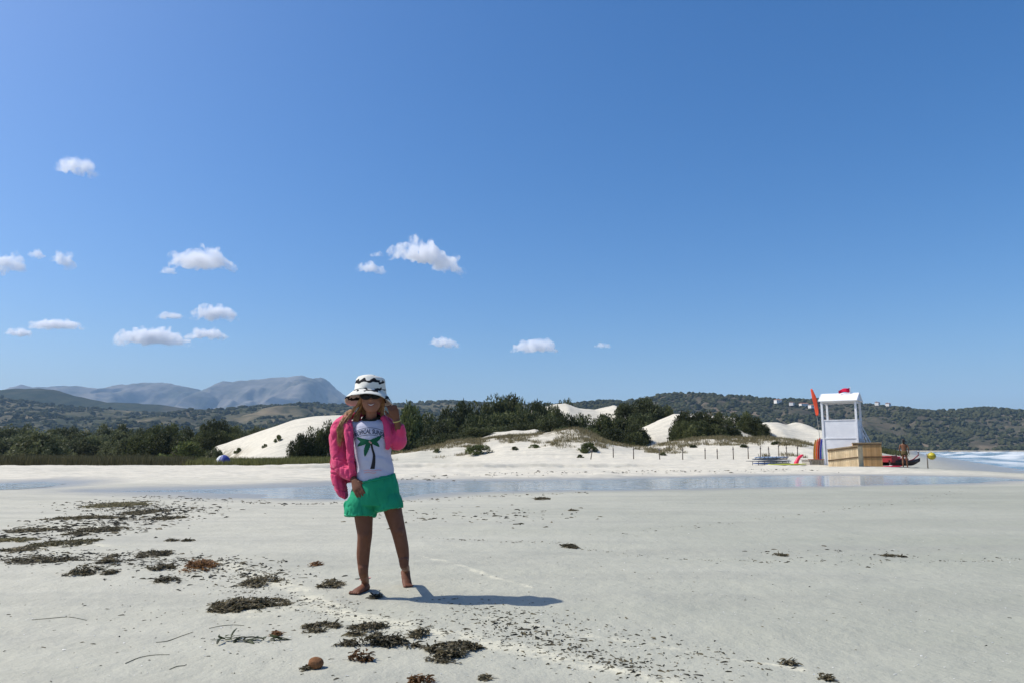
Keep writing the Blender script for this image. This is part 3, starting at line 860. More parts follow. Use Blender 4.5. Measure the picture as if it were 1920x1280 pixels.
# tree line on the left
TL = 'grey green tree in the long tree line on the left'
GL = 'trees of the left tree line'
for px, top, wd, Y in [(-80, 800, 70, 140), (-30, 798, 64, 150), (15, 799, 56, 150), (48, 797, 50, 160), (92, 801, 54, 150), (130, 797, 52, 155), (163, 806, 48, 150), (198, 797, 46, 150), (236, 791, 48, 145),
        (270, 800, 46, 150), (30, 815, 70, 125), (105, 815, 64, 125), (150, 818, 60, 120), (190, 812, 60, 122), (225, 808, 60, 120), (-40, 818, 80, 120), (450, 794, 50, 150), (482, 798, 50, 150), (515, 800, 50, 155), (255, 815, 58, 112)]:
    shrub('treeline_tree', px, top, wd, Y, CROWN_T, TL, 'tree', GL, zbase=-0.6)
DK = 'darker tree in the tall dark stand left of the big white dune'
for px, top, wd, Y in [(300, 796, 50, 130), (330, 794, 54, 132), (366, 793, 52, 130), (402, 783, 52, 128), (430, 793, 48, 130), (275, 812, 54, 108), (315, 808, 60, 108), (355, 806, 60, 110), (395, 804, 56, 110), (425, 806, 44, 112)]:
    shrub('dark_tree', px, top, wd, Y, CROWN_J, DK, 'tree', 'dark stand of trees', zbase=-0.6)
shrub('round_tree', 72, 806, 88, 84, CROWN_T, 'rounded olive green tree nearest on the far left', 'tree', None, zbase=-0.6)
shrub('leafy_bush', 350, 824, 82, 88, CROWN_O, 'bright green low bush in front of the dark stand of trees', 'bush', None, zbase=-0.5, depth=.6)
shrub('leafy_bush', 405, 836, 26, 80, CROWN_T, 'small bush at the left foot of the big white dune', 'bush', None, zbase=-0.45)

# ---- reeds, dune grass: nobody could count them
def blades(name, pts, hgt, wid, seed, m, lean=.35, kind='stuff', per=6, spread=.12):
    rg = np.random.default_rng(seed)
    B = np.repeat(np.asarray(pts, float), per, 0); n = len(B)
    hh = np.repeat(np.asarray(hgt, float), per) * rg.uniform(.5, 1.15, n)
    B[:, :2] += rg.normal(0, spread, (n, 2))
    a = rg.uniform(0, 2 * math.pi, n); side = np.stack([np.cos(a), np.sin(a), np.zeros(n)], 1) * (wid * rg.uniform(.6, 1.3, n))[:, None]
    b = rg.uniform(0, 2 * math.pi, n); ln = np.stack([np.cos(b), np.sin(b), np.zeros(n)], 1) * (hh * rg.uniform(.05, lean, n))[:, None]
    up = np.zeros((n, 3)); up[:, 2] = hh
    V = np.stack([B - side, B + side, B + side * .7 + ln * .4 + up * .6, B - side * .7 + ln * .4 + up * .6, B + ln + up], 1)
    k = np.arange(n)[:, None] * 5
    F = np.concatenate([k + np.array([[0, 1, 2, 3]]), k + np.array([[3, 2, 4, 4]])])
    me = bpy.data.meshes.new(name)
    F4 = k + np.array([[0, 1, 2, 3]]); F3 = k + np.array([[3, 2, 4]])
    me = mesh_np(name, V.reshape(-1, 3), np.concatenate([F4[:, [0, 1, 2]], F4[:, [0, 2, 3]], F3]), smooth=False)
    fattr(me, 'tone', np.tile(np.clip(rg.normal(.5, .28, n), 0, 1), 3))
    return link(name, me, m, kind=kind)

REED = foliage('reed_blades', (0.045, 0.045, 0.02), (0.13, 0.115, 0.055), 0)
REEDG = foliage('green_sedge_blades', (0.085, 0.09, 0.025), (0.24, 0.23, 0.08), 0)
DUNEG = foliage('dune_grass_blades', (0.10, 0.085, 0.04), (0.30, 0.25, 0.13), 0)
def scatter(n, pxr, Yr, seed):
    rg = np.random.default_rng(seed)
    Y = rg.uniform(Yr[0], Yr[1], n); px = rg.uniform(pxr[0], pxr[1], n); X = (px - 960) / FPX * Y / math.cos(PITCH)
    return X, Y, px, rg
X, Y, px, rg = scatter(5200, (-200, 560), (60, 80), 3)
ok = (Y > 62 + 3 * fbm(X * .12, X * 0, 3, 7) + 5 * sstep(380, 420, px)) & (px < 545) & ((px < 385) | (Y < 73))
X, Y, px = X[ok], Y[ok], px[ok]
Z = terrain(X, Y)
hg = (0.72 + .35 * fbm(X * .25, Y * .25, 3, 9)) * np.where(px > 380, .55, 1.0)
o = blades('reed_bed', np.stack([X, Y, Z], 1), hg, .022, 4, REED, per=7, spread=.22)
tag(o, 'brown olive reeds along the foot of the left tree line', 'reeds')
X, Y, px, rg = scatter(2600, (365, 640), (60, 72.5), 5)
ok = (px > 365) & (fbm(X * .3, Y * .3, 3, 15) > -.35)
X, Y, px = X[ok], Y[ok], px[ok]
o = blades('green_sedge', np.stack([X, Y, terrain(X, Y)], 1), (.58 + .3 * fbm(X * .3, Y * .3, 3, 9)), .026, 6, REEDG, per=7, spread=.2)
tag(o, 'yellow green sedge below the big white dune', 'grass')
X, Y, px, rg = scatter(16000, (640, 1560), (62, 96), 8)
Z = terrain(X, Y)
e = fbm(X * .22, Y * .16, 4, 17) + .45 * fbm(X * .9, Y * .7, 2, 18)
crest = np.exp(-((Y - 77) / 4.5) ** 2) * sstep(.6, 1.6, Z)
bank = sstep(1030, 1050, px) * sstep(1145, 1125, px) * sstep(66, 70, Y) * sstep(82, 78, Y)
right = sstep(1220, 1270, px) * sstep(1540, 1480, px)
den = crest * (.55 + .25 * right) + .8 * bank + .28 * right * sstep(66, 72, Y) * sstep(84, 78, Y) + .17
ok = (e * .9 + den > .54) & (Y < 86)
X, Y, Z = X[ok], Y[ok], Z[ok]
o = blades('dune_grass', np.stack([X, Y, Z - .03], 1), .34 + .2 * fbm(X * .4, Y * .4, 3, 19), .02, 9, DUNEG, per=8, spread=.16, lean=.7)
tag(o, 'dry tan and olive beach grass on the crests of the front dunes', 'grass')
# scrub on the low dunes behind the tower
X, Y, px, rg = scatter(5000, (1560, 1860), (95, 230), 12)
Z = terrain(X, Y); cs = np.interp(Y, CO_Y, CO_X) - X
ok = (fbm(X * .2, Y * .12, 4, 23) > .02) & (cs > 8)
X, Y, Z = X[ok], Y[ok], Z[ok]
o = blades('shore_scrub', np.stack([X, Y, Z - .03], 1), .55 + .3 * fbm(X * .3, Y * .3, 3, 25), .06, 13, JUN, per=8, spread=.5, lean=.8)
tag(o, 'dark low scrub patching the white sand behind the rescue boat', 'scrub')
# ================================================================== THE GIRL
GY = 4.27                                             # her distance from the camera
def G(px, py, dy=0.0): return at(px, py, GY + dy)
PXM = (G(701, 900) - G(700, 900)).length              # metres per photograph pixel at her distance
F_R = Vector((*tuple(on_flat(678, 1111))[:2], 0)); F_L = Vector((*tuple(on_flat(763, 1101))[:2], 0))
girl_base = Vector(((F_R.x + F_L.x) / 2, (F_R.y + F_L.y) / 2, tz((F_R.x + F_L.x) / 2, (F_R.y + F_L.y) / 2)))
girl = empty('person', girl_base, 0, 'barefoot child in pink jacket, white palm print shirt, green shorts and striped sun hat', 'person')
def GL_(o):
    """keep world-built parts in place under the girl's empty"""
    o.parent = girl
    o.matrix_parent_inverse = Matrix.Translation(-girl_base)
    return o

SKIN = mat('tanned_skin', (0.140, 0.058, 0.033), 0.6, 0.2, noise=(30, 3), col2=(0.160, 0.068, 0.039), bump=(220, .1, .001))
SKIN.node_tree.nodes['Principled BSDF'].inputs['Subsurface Weight'].default_value = 0.06
SKIN.node_tree.nodes['Principled BSDF'].inputs['Subsurface Radius'].default_value = (0.01, 0.004, 0.002)

zR = tz(F_R.x, F_R.y); zL = tz(F_L.x, F_L.y)
b = MB()
def limb(pts, rad, n=16, ref=(1, 0, 0), sub=4, mb=None):
    V, F = tube_arrays(pts, rad, n, ref, True, sub)
    (mb or b).add(V, F)
def ball(c, r, mb=None, M=None, n=14, q=10):
    V = []; F = []
    for i in range(q + 1):
        ph = math.pi * (i + .02) / (q + .04) - math.pi / 2
        for j in range(n):
            a = 2 * math.pi * j / n
            p = Vector((r[0] * math.cos(ph) * math.cos(a), r[1] * math.cos(ph) * math.sin(a), r[2] * math.sin(ph)))
            V.append(Vector(c) + (M @ p if M is not None else p))
    for i in range(q):
        for j in range(n):
            F.append((i * n + j, i * n + (j + 1) % n, (i + 1) * n + (j + 1) % n, (i + 1) * n + j))
    F.append(tuple(range(n))[::-1]); F.append(tuple(q * n + j for j in range(n)))
    (mb or b).add(V, F)

# --- legs
hipR = G(684, 930, .01); ankR = Vector((F_R.x + .012, F_R.y + .035, zR + .058))
limb([hipR, G(682, 962, -.005), G(683, 984, -.010), G(684, 1002, -.014), G(682.5, 1020, -.006), G(681, 1038, .004), G(681, 1056, .010), G(681.5, 1074, .016), ankR, ankR - Vector((0, 0, .035))],
     [.060, (.054, .056), (.047, .050), (.0415, .044), (.0385, .040), (.037, .040), (.032, .035), (.0262, .029), (.0225, .025), (.022, .028)], 20)
hipL = G(727, 925, .02)
ankL = Vector((F_L.x - .014, F_L.y + .045, zL + .098))
limb([hipL, G(735, 950, .015), G(741, 972, .008), G(747, 994, .004), G(751, 1011, .010), G(754.5, 1028, .020), G(757, 1044, .030), G(758, 1058, .036), ankL, ankL + Vector((.004, -.014, -.030))],
     [.060, (.053, .056), (.047, .050), (.0415, .044), (.0385, .040), (.036, .039), (.031, .034), (.0255, .028), (.022, .025), (.021, .024)], 20)
ball(G(684, 1002, -.044), (.023, .018, .027)); ball(G(748.5, 996, -.028), (.023, .018, .027))     # kneecaps
# --- feet: right flat, toes towards the camera and a little left; left up on its toes
def foot(heel, ball_, toe_dir, width, lift):
    d = toe_dir.normalized(); side = Vector((d.y, -d.x, 0)).normalized()
    mid = (heel + ball_) / 2 + Vector((0, 0, .018 + lift * .3))
    limb([heel + Vector((0, 0, .012)), heel * .7 + ball_ * .3 + Vector((0, 0, .020)), mid, ball_ + Vector((0, 0, .016)), ball_ + d * .022 + Vector((0, 0, .010))],
         [(.021, .022), (.024, .026), (.027, .022), (width, .016), (width * .85, .010)], 14, tuple(side), 4)
    for k in range(5):
        u = (k - 2) / 2
        L = [.026, .024, .021, .018, .015][k]; r = [.0095, .0072, .0068, .0064, .006][k]
        p = ball_ + side * (-u * width * .82) + d * .016 + Vector((0, 0, .009))
        limb([p, p + d * L * .6 + Vector((0, 0, .003)), p + d * L + Vector((0, 0, -.002))], [r, r * 1.05, r * .7], 8, tuple(side), 3)
tR = Vector((-.42, -1, 0)).normalized()
foot(Vector((F_R.x + .022, F_R.y + .055, zR + .004)), Vector((F_R.x - .016, F_R.y - .045, zR - .004)), tR, .031, 0)
tL = Vector((.50, -1, 0)).normalized()
foot(Vector((ankL.x - .016, ankL.y + .030, zL + .062)), Vector((F_L.x + .004, F_L.y - .01, zL - .002)), tL, .030, .0)
limb([ankL + Vector((.004, -.012, -.012)), ankL + Vector((.010, -.030, -.050)), Vector((F_L.x + .004, F_L.y - .006, zL + .020))], [(.022, .022), (.024, .020), (.026, .014)], 14, (1, 0, 0), 4)
limb([ankL, Vector((ankL.x - .014, ankL.y + .026, zL + .072))], [.022, .019], 12, (1, 0, 0), 3)

# --- trunk, neck
limb([G(705, 948, .015), G(706, 925, .02), G(705, 900, .015), G(702, 875, .01), G(699, 850, .01), G(697, 825, .01), G(696, 805, .015), G(696, 792, .02), G(696, 783, .02)],
     [(.100, .075), (.118, .085), (.108, .080), (.094, .072), (.094, .072), (.100, .075), (.104, .068), (.080, .05), (.034, .036)], 24)
limb([G(696, 800, .02), G(696, 785, .015), G(696.5, 770, .005)], [(.036, .038), (.031, .033), (.033, .036)], 14)
for sx in (660, 731): ball(G(sx, 800, .02), (.036, .036, .034))

# --- head: rings from chin to crown, turned a touch and tipped
HC = G(696.5, 744, .0)                                   # between the ears, eye level
HM = Matrix.Rotation(R(-4), 3, 'Y') @ Matrix.Rotation(R(8), 3, 'Z') @ Matrix.Rotation(R(-4), 3, 'X')
def Hd(x, y, z): return HC + HM @ Vector((x, y, z))
rows = [(-.094, .014, .012, -.046), (-.088, .026, .026, -.040), (-.075, .038, .046, -.028), (-.055, .049, .060, -.016), (-.030, .057, .070, -.006), (0, .061, .076, 0.0), (.03, .064, .081, .004), (.055, .061, .078, .008), (.075, .050, .064, .010), (.088, .034, .042, .012), (.094, .012, .016, .012)]
V = []; F = []; n = 28
for z, a, d, yc in rows:
    for k in range(n):
        an = 2 * math.pi * k / n
        ca, sa = math.cos(an), math.sin(an)
        sq = 1 / (abs(ca) ** 2.4 + abs(sa) ** 2.4) ** (1 / 2.4)
        V.append(Hd(a * ca * sq, yc + d * sa * sq, z))
for i in range(len(rows) - 1):
    for k in range(n): F.append((i * n + k, i * n + (k + 1) % n, (i + 1) * n + (k + 1) % n, (i + 1) * n + k))
F.append(tuple(range(n))[::-1]); F.append(tuple((len(rows) - 1) * n + k for k in range(n)))
b.add(V, F)
ball(Hd(0, -.074, -.026), (.0095, .012, .009), M=HM); ball(Hd(0, -.072, -.012), (.006, .009, .016), M=HM)
for s in (-1, 1):
    ball(Hd(s * .006, -.072, -.029), (.006, .007, .005), M=HM)                      # nostrils
    ball(Hd(s * .030, -.050, -.038), (.021, .018, .017), M=HM)                      # smiling cheeks
    ball(Hd(s * .063, .004, -.012), (.006, .013, .021), M=HM)                       # ears
ball(Hd(0, -.058, -.082), (.017, .014, .011), M=HM)                                  # chin
ball(Hd(0, -.060, -.056), (.020, .010, .013), M=HM)                                  # mouth mound

# --- arms and hands
limb([G(659, 800, .02), G(646, 820, .03), G(638, 848, .045), G(640, 868, .035), G(652, 886, .0), G(664, 899, -.045)], [.034, .031, .028, .028, .024, (.019, .017)], 14, (1, 0, 0), 4)
def hand(wrist, dirv, side, palm_n, curl, spread=.25, s=1.0, bends=None):
    """palm plus five fingers; side points to the thumb, palm_n out of the palm"""
    d = dirv.normalized(); sd = (side - d * side.dot(d)).normalized(); nn = d.cross(sd).normalized()
    if nn.dot(palm_n) < 0: nn = -nn
    kn = wrist + d * .058 * s
    limb([wrist - d * .01, wrist + d * .02 * s, wrist + d * .045 * s, kn], [(.018 * s, .013 * s), (.026 * s, .013 * s), (.030 * s, .012 * s), (.028 * s, .009 * s)], 12, tuple(sd), 3)
    for k, (off, L) in enumerate(((.75, .046), (.27, .051), (-.25, .048), (-.72, .038))):
        c = curl[k]
        p = kn + sd * off * .026 * s - d * .004
        dd = (d + sd * off * spread).normalized()
        P = [p]; ang = 0
        for seg, fr in enumerate((.42, .32, .26)):
            ang += c * (.55, 1.0, .7)[seg]
            P.append(P[-1] + (dd * math.cos(ang) + nn * math.sin(ang)) * L * fr * s)
        limb(P, [.0072 * s, .0068 * s, .0062 * s, .0046 * s], 8, tuple(sd), 3)
    c = curl[4]
    p = wrist + d * .018 * s + sd * .020 * s
    t0 = (sd * .75 + d * .65 + nn * .25).normalized(); t1 = (d * .9 + sd * .25 + nn * c).normalized()
    limb([p, p + t0 * .024 * s, p + t0 * .024 * s + t1 * .020 * s, p + t0 * .024 * s + t1 * .036 * s], [.0105 * s, .0085 * s, .0075 * s, .005 * s], 8, tuple(nn), 3)
# her right hand rests on the front of the shorts, fingers down
hand(G(665, 901, -.055), G(679, 936, -.105) - G(665, 901, -.055), Vector((.9, -.2, .35)), Vector((.3, .9, 0)), (.30, .26, .30, .36, .5), .18, 1.05)
# her left arm: down into the balloon sleeve, then up to the brim
limb([G(731, 800, .02), G(740, 818, .03), G(750, 833, .03), G(752, 822, -.0), G(748, 802, -.035), G(743, 785, -.055)], [.033, .031, .029, .028, .023, (.018, .016)], 14, (1, 0, 0), 4)
hand(G(743, 784, -.055), G(735, 762, -.075) - G(743, 784, -.055), Vector((-.9, -.2, .25)), Vector((-.5, .4, -.2)), (.75, .85, 1.0, 1.1, .6), .22, 1.0)
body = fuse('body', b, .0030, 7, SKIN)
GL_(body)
# head skin painted lighter than the body, to offset the shade of the brim
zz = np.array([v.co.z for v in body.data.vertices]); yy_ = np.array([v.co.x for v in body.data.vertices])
vattr(body.data, 'painted_face_light', sstep(G(696, 790).z, G(696, 776).z, zz) * sstep(G(728, 760).x, G(722, 760).x, yy_))
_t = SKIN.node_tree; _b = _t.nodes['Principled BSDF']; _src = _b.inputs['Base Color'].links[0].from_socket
_a = _t.nodes.new('ShaderNodeAttribute'); _a.attribute_name = 'painted_face_light'
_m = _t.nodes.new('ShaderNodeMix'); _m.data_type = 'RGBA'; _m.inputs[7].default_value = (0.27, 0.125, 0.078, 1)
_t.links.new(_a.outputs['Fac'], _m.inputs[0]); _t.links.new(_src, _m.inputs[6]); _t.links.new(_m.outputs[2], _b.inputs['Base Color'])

# lips and teeth
LIP = mat('lips', (0.22, 0.055, 0.045), 0.4, 0.4); TEETH = mat('teeth', (0.55, 0.50, 0.44), 0.25, 0.5)
bvh_body = BVHTree.FromPolygons([v.co.copy() for v in body.data.vertices], [tuple(p.vertices) for p in body.data.polygons])
def onto(bvh, p, lift, d=Vector((0, 1, 0))):
    h = bvh.ray_cast(Vector(p) - d * .35, d)
    if h[0] is None: return Vector(p)
    return h[0] + h[1] * lift if h[1].dot(d) < 0 else h[0] - d * lift
def face_strip(name, pts_top, pts_bot, m, lift):
    V = []; F = []
    for (x1, z1), (x2, z2) in zip(pts_top, pts_bot):
        for k in range(4):
            t = k / 3
            V.append(onto(bvh_body, Hd(x1 * (1 - t) + x2 * t, -.07, z1 * (1 - t) + z2 * t), lift * (1.0 if k in (1, 2) else .5)))
    for i in range(len(pts_top) - 1):
        for k in range(3): F.append((i * 4 + k, i * 4 + k + 1, i * 4 + k + 5, i * 4 + k + 4))
    me = bpy.data.meshes.new(name); me.from_pydata(V, [], F); me.update(); me.polygons.foreach_set('use_smooth', [True] * len(F))
    return GL_(link(name, me, m))
us = [i / 8 * 2 - 1 for i in range(9)]
face_strip('teeth', [(u * .0185, -.0520 + .0060 * u * u) for u in us], [(u * .0185, -.0590 + .0125 * u * u) for u in us], TEETH, .0012)
lip = face_strip('lips', [(u * .0225, -.0475 + .0065 * u * u) for u in us], [(u * .0225, -.0520 + .0100 * u * u) for u in us], LIP, .0022)
face_strip('lower_lip', [(u * .0215, -.0585 + .0155 * u * u) for u in us], [(u * .0205, -.0655 + .0190 * u * u) for u in us], LIP, .0026)

# --- white shirt
SHIRT = mat('white_cotton', (0.46, 0.46, 0.56), 0.85, 0.15, bump=(260, .2, .001), sheen=.1)
b = MB()
limb([G(705, 905, .015), G(704.5, 897, .014), G(703, 880, .008), G(701, 862, .006), G(699.5, 845, .006), G(698, 825, .006), G(697, 806, .010), G(696.5, 794, .018), G(696.5, 788, .02)],
     [(.1085, .090), (.1095, .090), (.1065, .088), (.104, .087), (.104, .088), (.109, .088), (.112, .080), (.094, .062), (.066, .050)], 32)
for sx, sy in ((664, 801), (728, 801)): ball(G(sx, sy, .02), (.04, .045, .04))
shirt = fuse('shirt', b, .004, 4, SHIRT)
def wr(p):
    q = p - np.array(G(700, 850))[None, :]
    f = noise3(q, (9, 9, 26), 3) * .0045 + noise3(q + 3, (22, 22, 40), 5) * .0016
    diag = np.sin((q[:, 2] * 62 + q[:, 0] * 46) + 2.2 * noise3(q, (7, 7, 7), 9)) * .0022 * sstep(.05, -.12, q[:, 2])
    return f + diag
displace(shirt, wr)
GL_(shirt)
bvh_shirt = BVHTree.FromPolygons([v.co.copy() for v in shirt.data.vertices], [tuple(p.vertices) for p in shirt.data.polygons])

def print_grid(name, rows_, m, lift=.0012, parent=None):
    """flat print: a grid of picture points laid onto the shirt"""
    V = []; F = []
    w_ = len(rows_[0])
    for r_ in rows_:
        for (x, y) in r_: V.append(onto(bvh_shirt, G(x, y), lift))
    for i in range(len(rows_) - 1):
        for k in range(w_ - 1): F.append((i * w_ + k, i * w_ + k + 1, (i + 1) * w_ + k + 1, (i + 1) * w_ + k))
    me = bpy.data.meshes.new(name); me.from_pydata(V, [], F); me.update()
    me.polygons.foreach_set('use_smooth', [True] * len(F))
    o_ = link(name, me, m); o_.parent = shirt; o_.matrix_parent_inverse = Matrix.Identity(4)
    return o_
INKG = mat('green_print', (0.006, 0.085, 0.042), 0.7, 0.2); INKB = mat('navy_print', (0.010, 0.025, 0.060), 0.7, 0.2)
INKT = mat('dark_trunk_print', (0.022, 0.020, 0.022), 0.7, 0.2); INKP = mat('pink_print', (0.62, 0.26, 0.28), 0.7, 0.2); INKC = mat('coconut_print', (0.42, 0.24, 0.22), 0.7, 0.2)
def leaf_print(c, tip, wid, bend):
    rows_ = []
    c = np.array(c, float); tip = np.array(tip, float)
    d = tip - c; L = np.linalg.norm(d); d /= L; nrm = np.array([-d[1], d[0]])
    for i in range(15):
        t = i / 14
        mid_ = c + d * L * t + nrm * bend * math.sin(math.pi * t)
        w_ = wid * (math.sin(math.pi * min(t * .93 + .07, 1)) ** .65) * (1 - .25 * t) * (1 + .10 * math.sin(t * 40))
        rows_.append([tuple(mid_ + nrm * w_ * s_) for s_ in (-1, -.5, 0, .5, 1)])
    print_grid('palm_leaf_print', rows_, INKG, .0022)
for tip, wd, bd in (((672.5, 819), 4.2, -2.5), ((674, 836), 4.8, 2.0), ((689, 855), 5.2, 1.5), ((715.5, 837), 4.5, -2.0), ((719, 816), 4.6, 2.5)):
    leaf_print((699, 826.5), tip, wd, bd)
tr = catmull([(701, 829, 1.6), (703, 840, 1.8), (706, 852, 2.2), (705.5, 864, 3.0), (703.3, 877.5, 4.0)], 6)
print_grid('palm_trunk_print', [[(p[0] + p[2] * s_, p[1]) for s_ in (-1, -.33, .33, 1)] for p in tr], INKT, .0020)
for cx, cy_ in ((698.3, 827.5), (700.6, 829.5)):
    print_grid('coconut_print', [[(cx + 1.7 * math.cos(a) * r_, cy_ + 1.7 * math.sin(a) * r_) for a in np.linspace(0, 2 * math.pi, 9)] for r_ in (0.05, 1)], INKC, .0034)
for yy, x0, x1 in ((880.2, 686, 719), (884.2, 687, 710)):
    print_grid('pink_line_print', [[(x, yy + .9 * math.sin(x * .35) + dy_ ) for x in np.linspace(x0, x1, 16)] for dy_ in (-.55, .55)], INKP, .0016)
ARC = lambda x: 812.2 + .0095 * (x - 697) ** 2        # baseline of the lettering
for off in (-10.5, 2.6):
    print_grid('arc_line_print', [[(x, ARC(x) + off + dy_) for x in np.linspace(663.5, 727, 30)] for dy_ in (-.4, .4)], INKB, .0016)
def lettering(txt, x0, x1, hgt):
    cu = bpy.data.curves.new('t', 'FONT'); cu.body = txt; cu.size = 1.0; cu.resolution_u = 3; cu.offset = .022
    o_ = bpy.data.objects.new('t', cu); COL.objects.link(o_)
    dg = bpy.context.evaluated_depsgraph_get(); dg.update()
    me = bpy.data.meshes.new_from_object(o_.evaluated_get(dg))
    bpy.data.objects.remove(o_); bpy.data.curves.remove(cu)
    bm = bmesh.new(); bm.from_mesh(me)
    for e_ in range(2):
        bmesh.ops.subdivide_edges(bm, edges=[e for e in bm.edges if e.calc_length() > .18], cuts=1)
    bmesh.ops.triangulate(bm, faces=bm.faces[:])
    bm.to_mesh(me); bm.free()
    xs = [v.co.x for v in me.vertices]; a, c = min(xs), max(xs)
    for v in me.vertices:
        X_ = x0 + (v.co.x - a) / (c - a) * (x1 - x0)
        Y_ = ARC(X_) - v.co.y / .7 * hgt
        v.co = onto(bvh_shirt, G(X_, Y_), .0020)
    me.update()
    o_ = link('lettering', me, INKB); o_.parent = shirt; o_.matrix_parent_inverse = Matrix.Identity(4)
lettering('TROPICAL SUNSET', 664.5, 729.5, 8.0)

# --- dark ring round the neck
NB = mat('dark_neck_ring', (0.020, 0.022, 0.016), 0.9, 0.1, bump=(120, .4, .003))
b = MB()
ring = []
for k in range(25):
    a = 2 * math.pi * k / 24
    c = G(696.5, 783, .012)
    ring.append(c + Vector((.044 * math.cos(a), .046 * math.sin(a), -.006 + .020 * math.sin(a))))
limb(ring, [(.017, .012)] * 25, 10, (0, 0, 1), 1)
nb = fuse('neck_ring', b, .004, 2, NB); displace(nb, lambda p: noise3(p, (40, 40, 40), 4) * .004); GL_(nb)

# --- green shorts
GREEN = mat('green_cotton', (0.014, 0.24, 0.12), 0.85, 0.15, noise=(14, 3), col2=(0.017, 0.28, 0.145), bump=(300, .2, .001))
b = MB()
limb([G(704.2, 895, .014), G(705.2, 900, .014), G(705.8, 912, .012), G(704, 930, .012), G(703, 945, .012)], [(.1155, .1000), (.1175, .1020), (.130, .106), (.146, .110), (.150, .108)], 32)
limb([G(690, 925, .01), G(678, 945, .006), G(675, 958, .003), G(674.5, 967.5, .0)], [(.075, .09), (.086, .096), (.090, .098), (.088, .098)], 24)
limb([G(716, 925, .01), G(726, 938, .008), G(728.5, 946, .006), G(729.5, 955, .004)], [(.075, .09), (.082, .096), (.085, .098), (.083, .098)], 24)
ball(G(651, 946, .01), (.022, .03, .03)); ball(G(648.5, 953, .01), (.012, .02, .016))
shorts = fuse('shorts', b, .004, 3, GREEN)
def wr2(p):
    q = p - np.array(G(704, 930))[None, :]
    rad = np.sin(np.arctan2(q[:, 0], q[:, 2] + .30) * 60 + 3 * noise3(q, (6, 6, 6), 2)) * .003
    return noise3(q, (9, 9, 4), 8) * .008 - .004 * (1 - sstep(0, .14, np.abs(noise3(q + 5, (16, 16, 7), 41)))) + rad * .1
displace(shorts, wr2)
GL_(shorts)
PIPE = mat('pale_green_piping', (0.10, 0.50, 0.28), 0.8, 0.2)
bs = BVHTree.FromPolygons([v.co.copy() for v in shorts.data.vertices], [tuple(p.vertices) for p in shorts.data.polygons])
mb = MB()
for path in ([(650, 962), (662, 966), (676, 967), (690, 966.5), (700, 964)], [(708, 957), (722, 955), (738, 953), (752, 949)]):
    pts = [onto(bs, G(x, y), .001) for x, y in [tuple(q[:2]) for q in catmull([(x, y, 0) for x, y in path], 4)]]
    mb.tube(pts, [.0028] * len(pts), 6)
pp = mb.build('hem_piping', PIPE, None, True); pp.parent = shorts; pp.matrix_parent_inverse = Matrix.Identity(4)
mb = MB()
pts = [onto(bs, G(x, y), .001) for x, y in ((670, 903), (684, 902), (700, 900), (716, 896.5), (730, 893), (739, 890))]
mb.tube([Vector(q) for q in catmull([tuple(p) for p in pts], 4)], [.004] * 21, 6)
wb = mb.build('waistband', GREEN, None, True); wb.parent = shorts; wb.matrix_parent_inverse = Matrix.Identity(4)

# --- pink jacket, open, sliding off one shoulder
PINK = mat('pink_cotton', (0.56, 0.040, 0.125), 0.7, 0.2, noise=(12, 3), col2=(0.62, 0.050, 0.15), bump=(240, .15, .001), sheen=.15)
b = MB()
limb([G(652, 785, .025), G(639, 797, .03), G(634, 815, .035), G(636, 835, .04), G(638, 855, .035), G(644, 873, .015), G(655, 886, -.02), G(663, 893, -.042)],
     [(.034, .04), (.046, .052), (.052, .060), (.052, .062), (.055, .062), (.055, .058), (.044, .044), (.031, .030)], 20)              # right sleeve
limb([G(634, 845, .07), G(631, 870, .075), G(633, 893, .065), G(639, 914, .055), G(646, 930, .05), G(650, 935, .05)],
     [(.034, .05), (.036, .055), (.040, .055), (.038, .050), (.026, .040), (.012, .025)], 18)                                         # hanging body of the jacket
limb([G(650, 780, .0), G(652, 800, -.045), G(655, 825, -.066), G(657, 850, -.066), G(659, 872, -.058), G(659, 886, -.04)],
     [(.022, .020), (.030, .020), (.026, .020), (.024, .020), (.026, .020), (.018, .016)], 14)                                       # right front edge
limb([G(652, 788, .07), G(650, 830, .10), G(648, 870, .10), G(650, 905, .09)], [(.05, .03), (.07, .03), (.07, .03), (.05, .03)], 16)
limb([G(696, 786, .085), G(694, 810, .105), G(690, 845, .11), G(686, 880, .105)], [(.085, .025), (.115, .028), (.105, .026), (.085, .025)], 20)   # back
limb([G(718, 781, .0), G(725, 795, -.025), G(727.5, 812, -.048), G(728, 828, -.055), G(726.5, 842, -.05)], [(.020, .020), (.026, .022), (.024, .022), (.022, .020), (.014, .014)], 14)   # left front edge
limb([G(716, 782, .03), G(729, 797, .025), G(738, 811, .02), G(744, 823, .015), G(746, 832, .01)], [(.030, .036), (.042, .048), (.056, .056), (.058, .058), (.040, .040)], 20)         # left sleeve
ball(G(744, 824, .005), (.060, .058, .062)); ball(G(749, 812, -.008), (.042, .042, .040))
limb([G(749, 812, -.01), G(749.5, 801, -.028), G(748.5, 795, -.036)], [(.042, .042), (.032, .032), (.025, .024)], 16)
limb([G(652, 783, .03), G(668, 777, .07), G(696, 773, .085), G(715, 777, .06), G(720, 783, .02)], [.018, .020, .020, .018, .016], 12, (0, 0, 1))                  # collar behind the neck
jacket = fuse('jacket', b, .0042, 9, PINK)
